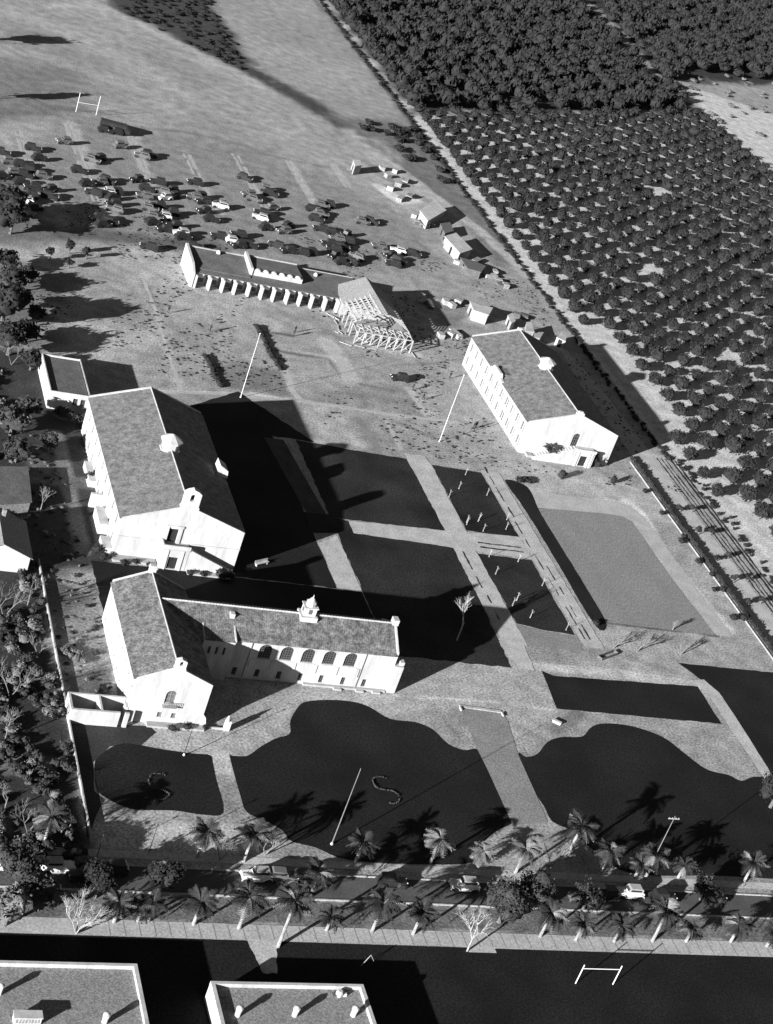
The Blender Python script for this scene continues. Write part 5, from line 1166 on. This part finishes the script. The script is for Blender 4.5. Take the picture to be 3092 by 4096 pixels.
# ================================================================== cars
def make_car(nm, lab, kind):
    t = thing(nm, lab, 'car', (0, 0, 0)); bm = {'dark': 'cdark', 'grey': 'cgrey', 'light': 'clight'}[kind]; tm_ = 'cdark' if kind == 'dark' else ('blind' if kind == 'grey' else 'whitey')
    MB().exy([(-2.0, .35), (2.05, .35), (2.1, .95), (.75, 1.1), (.7, 1.2), (-1.7, 1.2), (-2.05, .95)], -.62, .62).build('body', M[bm], t)
    MB().exy([(-1.6, 1.2), (.7, 1.2), (.5, 1.72), (.3, 1.8), (-1.4, 1.8), (-1.65, 1.6)], -.58, .58).build('cabin', M[tm_], t)
    for s in (-1, 1):
        MB().exy([(-2.1, .3), (-1.95, .75), (-1.5, .9), (-1.0, .75), (-.7, .35), (.8, .35), (1.1, .75), (1.6, .9), (2.0, .75), (2.15, .3), (2.0, .6), (1.6, .78), (1.15, .6), (.9, .28), (-.75, .28), (-1.05, .6), (-1.5, .78), (-1.9, .6)], *sorted((s*.62, s*.86))).build('fender', M[bm], t)
        for x_ in (-1.5, 1.55): q = MB(); q.tube((x_, s*.66, .36), (x_, s*.82, .36), .36, n=12); q.build('wheel', M['tyre'], t)
        q = MB(); q.lathe((2.08, s*.45, .8), [(.1, 0), (.12, .1), (.1, .2)], 6); q.build('headlight', M['metal'], t)
        MB().box(-1.4, .35, *sorted((s*.585, s*.6)), 1.28, 1.62).build('side_window', M['dark'], t)
    MB().add([(.71, -.5, 1.24), (.71, .5, 1.24), (.54, .5, 1.66), (.54, -.5, 1.66)], [(0,1,2,3)]).build('windscreen', M['glass'], t)
    return t
CARS = [z1(p)[0]+(k,) for p, k in [((60,980),'L'),((90,1050),'L'),((130,1000),'D'),((200,900),'D'),((240,960),'D'),((150,1060),'D'),((190,1035),'D'),((262,1070),'L'),((130,1105),'D'),((200,1140),'D'),((150,1215),'L'),((180,1185),'D'),((232,1190),'L'),((300,1190),'D'),((160,1285),'L'),((210,1262),'D'),((250,1272),'D'),((300,1150),'D'),((10,925),'D'),((15,1070),'D'),
 ((390,858),'L'),((435,868),'D'),((560,970),'L'),((600,960),'D'),((480,1035),'D'),((530,1115),'D'),((650,1095),'D'),((570,1170),'D'),((650,1165),'L'),((700,1165),'D'),((690,1200),'D'),((690,1237),'D'),((700,1272),'L'),((720,1297),'D'),((590,1320),'D'),((625,1362),'D'),((665,1345),'D'),((605,1105),'L'),
 ((735,885),'L'),((782,893),'D'),((866,948),'L'),((905,938),'D'),((830,1090),'D'),((870,1112),'D'),((892,1145),'D'),((960,1105),'D'),((985,1160),'L'),((1040,1155),'D'),((878,1190),'L'),((905,1212),'D'),((1000,1198),'L'),((1050,1190),'D'),((910,1265),'L'),((960,1248),'D'),((990,1312),'L'),((938,1318),'L'),((930,1290),'D'),((1040,1290),'D'),((930,1350),'D'),((960,1372),'D'),((1000,1392),'D'),((1012,1415),'D'),((1060,1370),'D'),((1100,1413),'L'),((1112,1440),'D'),((640,790),'D'),((700,800),'D'),
 ((1185,1108),'D'),((1180,1198),'L'),((1212,1190),'D'),((1232,1222),'D'),((1240,1280),'D'),((1340,1250),'L'),((1368,1258),'D'),((1262,1302),'D'),((1282,1332),'D'),((1330,1435),'D'),((1370,1447),'D'),((1450,1425),'D'),((1490,1450),'D'),((1450,1490),'D'),((1515,1490),'D'),((1420,1462),'L'),((1485,1080),'D'),((1510,1180),'L'),((1180,1498),'D'),((905,1500),'D')]]
CARS += [z2(p)[0]+(k,) for p, k in [((25,1210),'L'),((105,1150),'L'),((125,1175),'D'),((40,1232),'D'),((72,1292),'D'),((138,1262),'L'),((168,1272),'D'),((65,1322),'L'),((102,1332),'D'),((100,1382),'D'),((142,1390),'D'),((205,1402),'L'),((232,1370),'D'),((262,1392),'D'),((160,1490),'D'),((200,1502),'D'),((232,1522),'D'),((312,1532),'D'),((362,1530),'D'),
 ((382,1272),'D'),((435,1245),'L'),((472,1240),'D'),((430,1300),'L'),((402,1330),'D'),((430,1390),'D'),((468,1400),'D'),((502,1412),'D'),((582,1428),'D'),((590,1462),'D'),((480,1480),'D'),((512,1512),'D'),((555,1500),'D'),((530,1450),'L'),((512,1552),'D'),((560,1592),'D'),((602,1590),'D'),((650,1560),'L'),
 ((682,1345),'L'),((735,1345),'D'),((785,1495),'L'),((822,1507),'D'),((852,1550),'D'),((900,1582),'D'),((900,1522),'L'),((948,1542),'L'),((990,1542),'D'),((870,1602),'D'),((940,1602),'D')]]
P_ = []
for x, y, k in CARS:
    g = G(x, y, .6)
    if all(math.hypot(g[0]-q[0], (g[1]-q[1])) > 2.3 for q in P_): P_.append((g[0], g[1], k))
rows = {}
for x, y, k in P_: rows.setdefault(sum(x-.0*y > b for b in (80, 95, 110, 126, 141, 154)), []).append((y, x, k))
protos = {}
RN = ['leftmost','second','third','fourth','fifth','sixth','rightmost']; KD = {'dark': 'black sedan', 'grey': 'grey car with cream top', 'light': 'cream car'}
for ri, lst in rows.items():
    lst.sort(reverse=True)
    for i, (y, x, k) in enumerate(lst):
        kind = 'dark' if k == 'D' else ('light' if (i*3+ri) % 5 < 1 else 'grey')
        lab = '%s, %s from the far end of the %s parked line' % (KD[kind], ordn(i), RN[ri]); rz = random.choice((0, math.pi))+random.gauss(.1, .3)
        if kind not in protos: c = protos[kind] = make_car('parked_car', lab, kind); c.location = (x, y, 0); c.rotation_euler = (0, 0, rz)
        else: c = copy_tree(protos[kind], (x, y, 0), rz, 1, lab)
        c['group'] = 'cars parked on the field'
for i, (p, kind, lab) in enumerate([((1600,1512),'dark','black car alone on the dirt before the half-built frame'),((5,3450),'light','cream car at the left edge of the street'),((120,3445),'light','second cream car from the left on the street'),((230,3465),'light','small cream car beside the lower left palm foot'),
   ((650,3468),'light','cream car under the trees left of the tall palms'),((1025,3495),'light','cream car on the street below the big lawn corner'),((1120,3482),'grey','grey-topped car ahead of it on the street'),((1185,3480),'dark','black car below the big lawn'),((2155,3540),'light','cream car at the foot of the drive'),
   ((2372,3562),'light','brightest cream car between street trees right of the drive'),((2420,3576),'dark','black car next to the brightest cream one'),((2510,3552),'light','cream car in front of the short leaning palm'),((2330,3590),'grey','grey-topped car across from the brightest cream one'),((1850,3520),'light','cream car just left of the drive mouth'),((2850,3590),'dark','black car on the street near the right edge'),((2650,3590),'dark','black car below the utility pole'),((450,3475),'dark','black car below the end of the boundary wall'),((1560,3510),'dark','black car below the drooping palm'),((340,3500),'dark','black car on the street at the lower left')]):
    x, y = G(*p, .6); c = copy_tree(protos[kind], (x, max(160.2, min(162.2, y)) if p[1] > 3400 else y, 0), random.choice((0, math.pi))+random.gauss(0, .05), 1, lab); c['group'] = 'cars along the street' if p[1] > 3400 else 'cars parked on the field'
# long dark bus at the top of the third line
p = G(690/1.518, 800/1.518); t = thing('parked_bus', 'long dark bus at the far end of the car park', 'bus', (p[0], p[1], 0), None, -.12)
MB().exy([(-3.8, .5), (4.0, .5), (4.1, 1.3), (3.2, 1.5), (3.0, 2.5), (-3.7, 2.6), (-3.9, 2.3)], -1.05, 1.05).build('body', M['cdark'], t)
for s in (-1, 1):
    for x_ in (-2.6, 2.8): q = MB(); q.tube((x_, s*.85, .45), (x_, s*1.08, .45), .45, n=12); q.build('wheel', M['tyre'], t)
    for k in range(6): MB().box(-3.4+k*1.05, -2.6+k*1.05, *sorted((s*1.052, s*1.07)), 1.6, 2.2).build('window', M['glass'], t)

# ================================================================== people
def person_mesh(stride):
    J = [(0,0,.95),(0,.0,1.2),(0,.01,1.42),(0,.02,1.55),(0,.04,1.68),(-.1,0,.9),(-.11,stride*.18,.5),(-.11,stride*.12-.05*stride,.08),(-.11,stride*.12+.12,.04),(.1,0,.9),(.11,-stride*.14,.5),(.11,-stride*.3,.08),(.11,-stride*.3+.14,.04),(-.19,0,1.4),(-.25,-.08*stride,1.12),(-.25,.08,.88),(.19,0,1.4),(.25,.08*stride,1.12),(.25,.14,.88)]
    E_ = [(0,1),(1,2),(2,3),(3,4),(0,5),(5,6),(6,7),(7,8),(0,9),(9,10),(10,11),(11,12),(2,13),(13,14),(14,15),(2,16),(16,17),(17,18)]
    Rr = [.15,.15,.15,.065,.11,.1,.075,.05,.045,.1,.075,.05,.045,.07,.05,.035,.07,.05,.035]
    me = bpy.data.meshes.new('body'); me.from_pydata(J, E_, []); o = bpy.data.objects.new('tmp', me); C.objects.link(o)
    sk = o.modifiers.new('s', 'SKIN'); 
    for v, r in zip(me.skin_vertices[0].data, Rr): v.radius = (r, r)
    me.skin_vertices[0].data[0].use_root = True
    sb = o.modifiers.new('u', 'SUBSURF'); sb.levels = 1; sb.render_levels = 1
    dg = bpy.context.evaluated_depsgraph_get(); m2 = bpy.data.meshes.new_from_object(o.evaluated_get(dg)); bpy.data.objects.remove(o)
    m2.materials.clear(); m2.materials.append(M['cloth']); m2.materials.append(M['skin'])
    for f in m2.polygons:
        if f.center.z > 1.58 or (abs(f.center.x) > .2 and f.center.z < .95): f.material_index = 1
    return m2
PM = [person_mesh(1.0), person_mesh(.2)]
for i, (p, lab) in enumerate([((1893,1716),'person in dark clothes walking by the flagpole, nearest it'),((1902,1712),'second person in dark clothes beside the walker by the flagpole'),((839,1327),'person standing alone on the dirt left of the dark ground line'),((1178,1330),'person near the top of the sunken rectangle'),((1172,1345),'second person near the top of the sunken rectangle'),((1798,1514),'person in pale clothes left of the right hall'),
    ((672,1252),'person out on the bare ground below the classroom row'),((1375,1168),'person before the middle of the classroom row'),((1820,1395),'person at the far left corner of the right hall'),((1765,1345),'person by the tip of the frame shadow'),((1690,1600),'person on the dirt halfway to the right hall'),((1650,1560),'person a little above and left of the middle one')]):
    x, y = G(*p); t = thing('person', lab, 'person', (x, y, 0), None, random.uniform(0, 6.28)); b_ = obj_from('body', PM[i % 2], t)
    q = MB(); q.lathe((0, .04, 1.63), [(.1, 0), (.115, .1), (.07, .17)], 8); q.build('hat' if i % 3 else 'hair', M['cloth'], t)
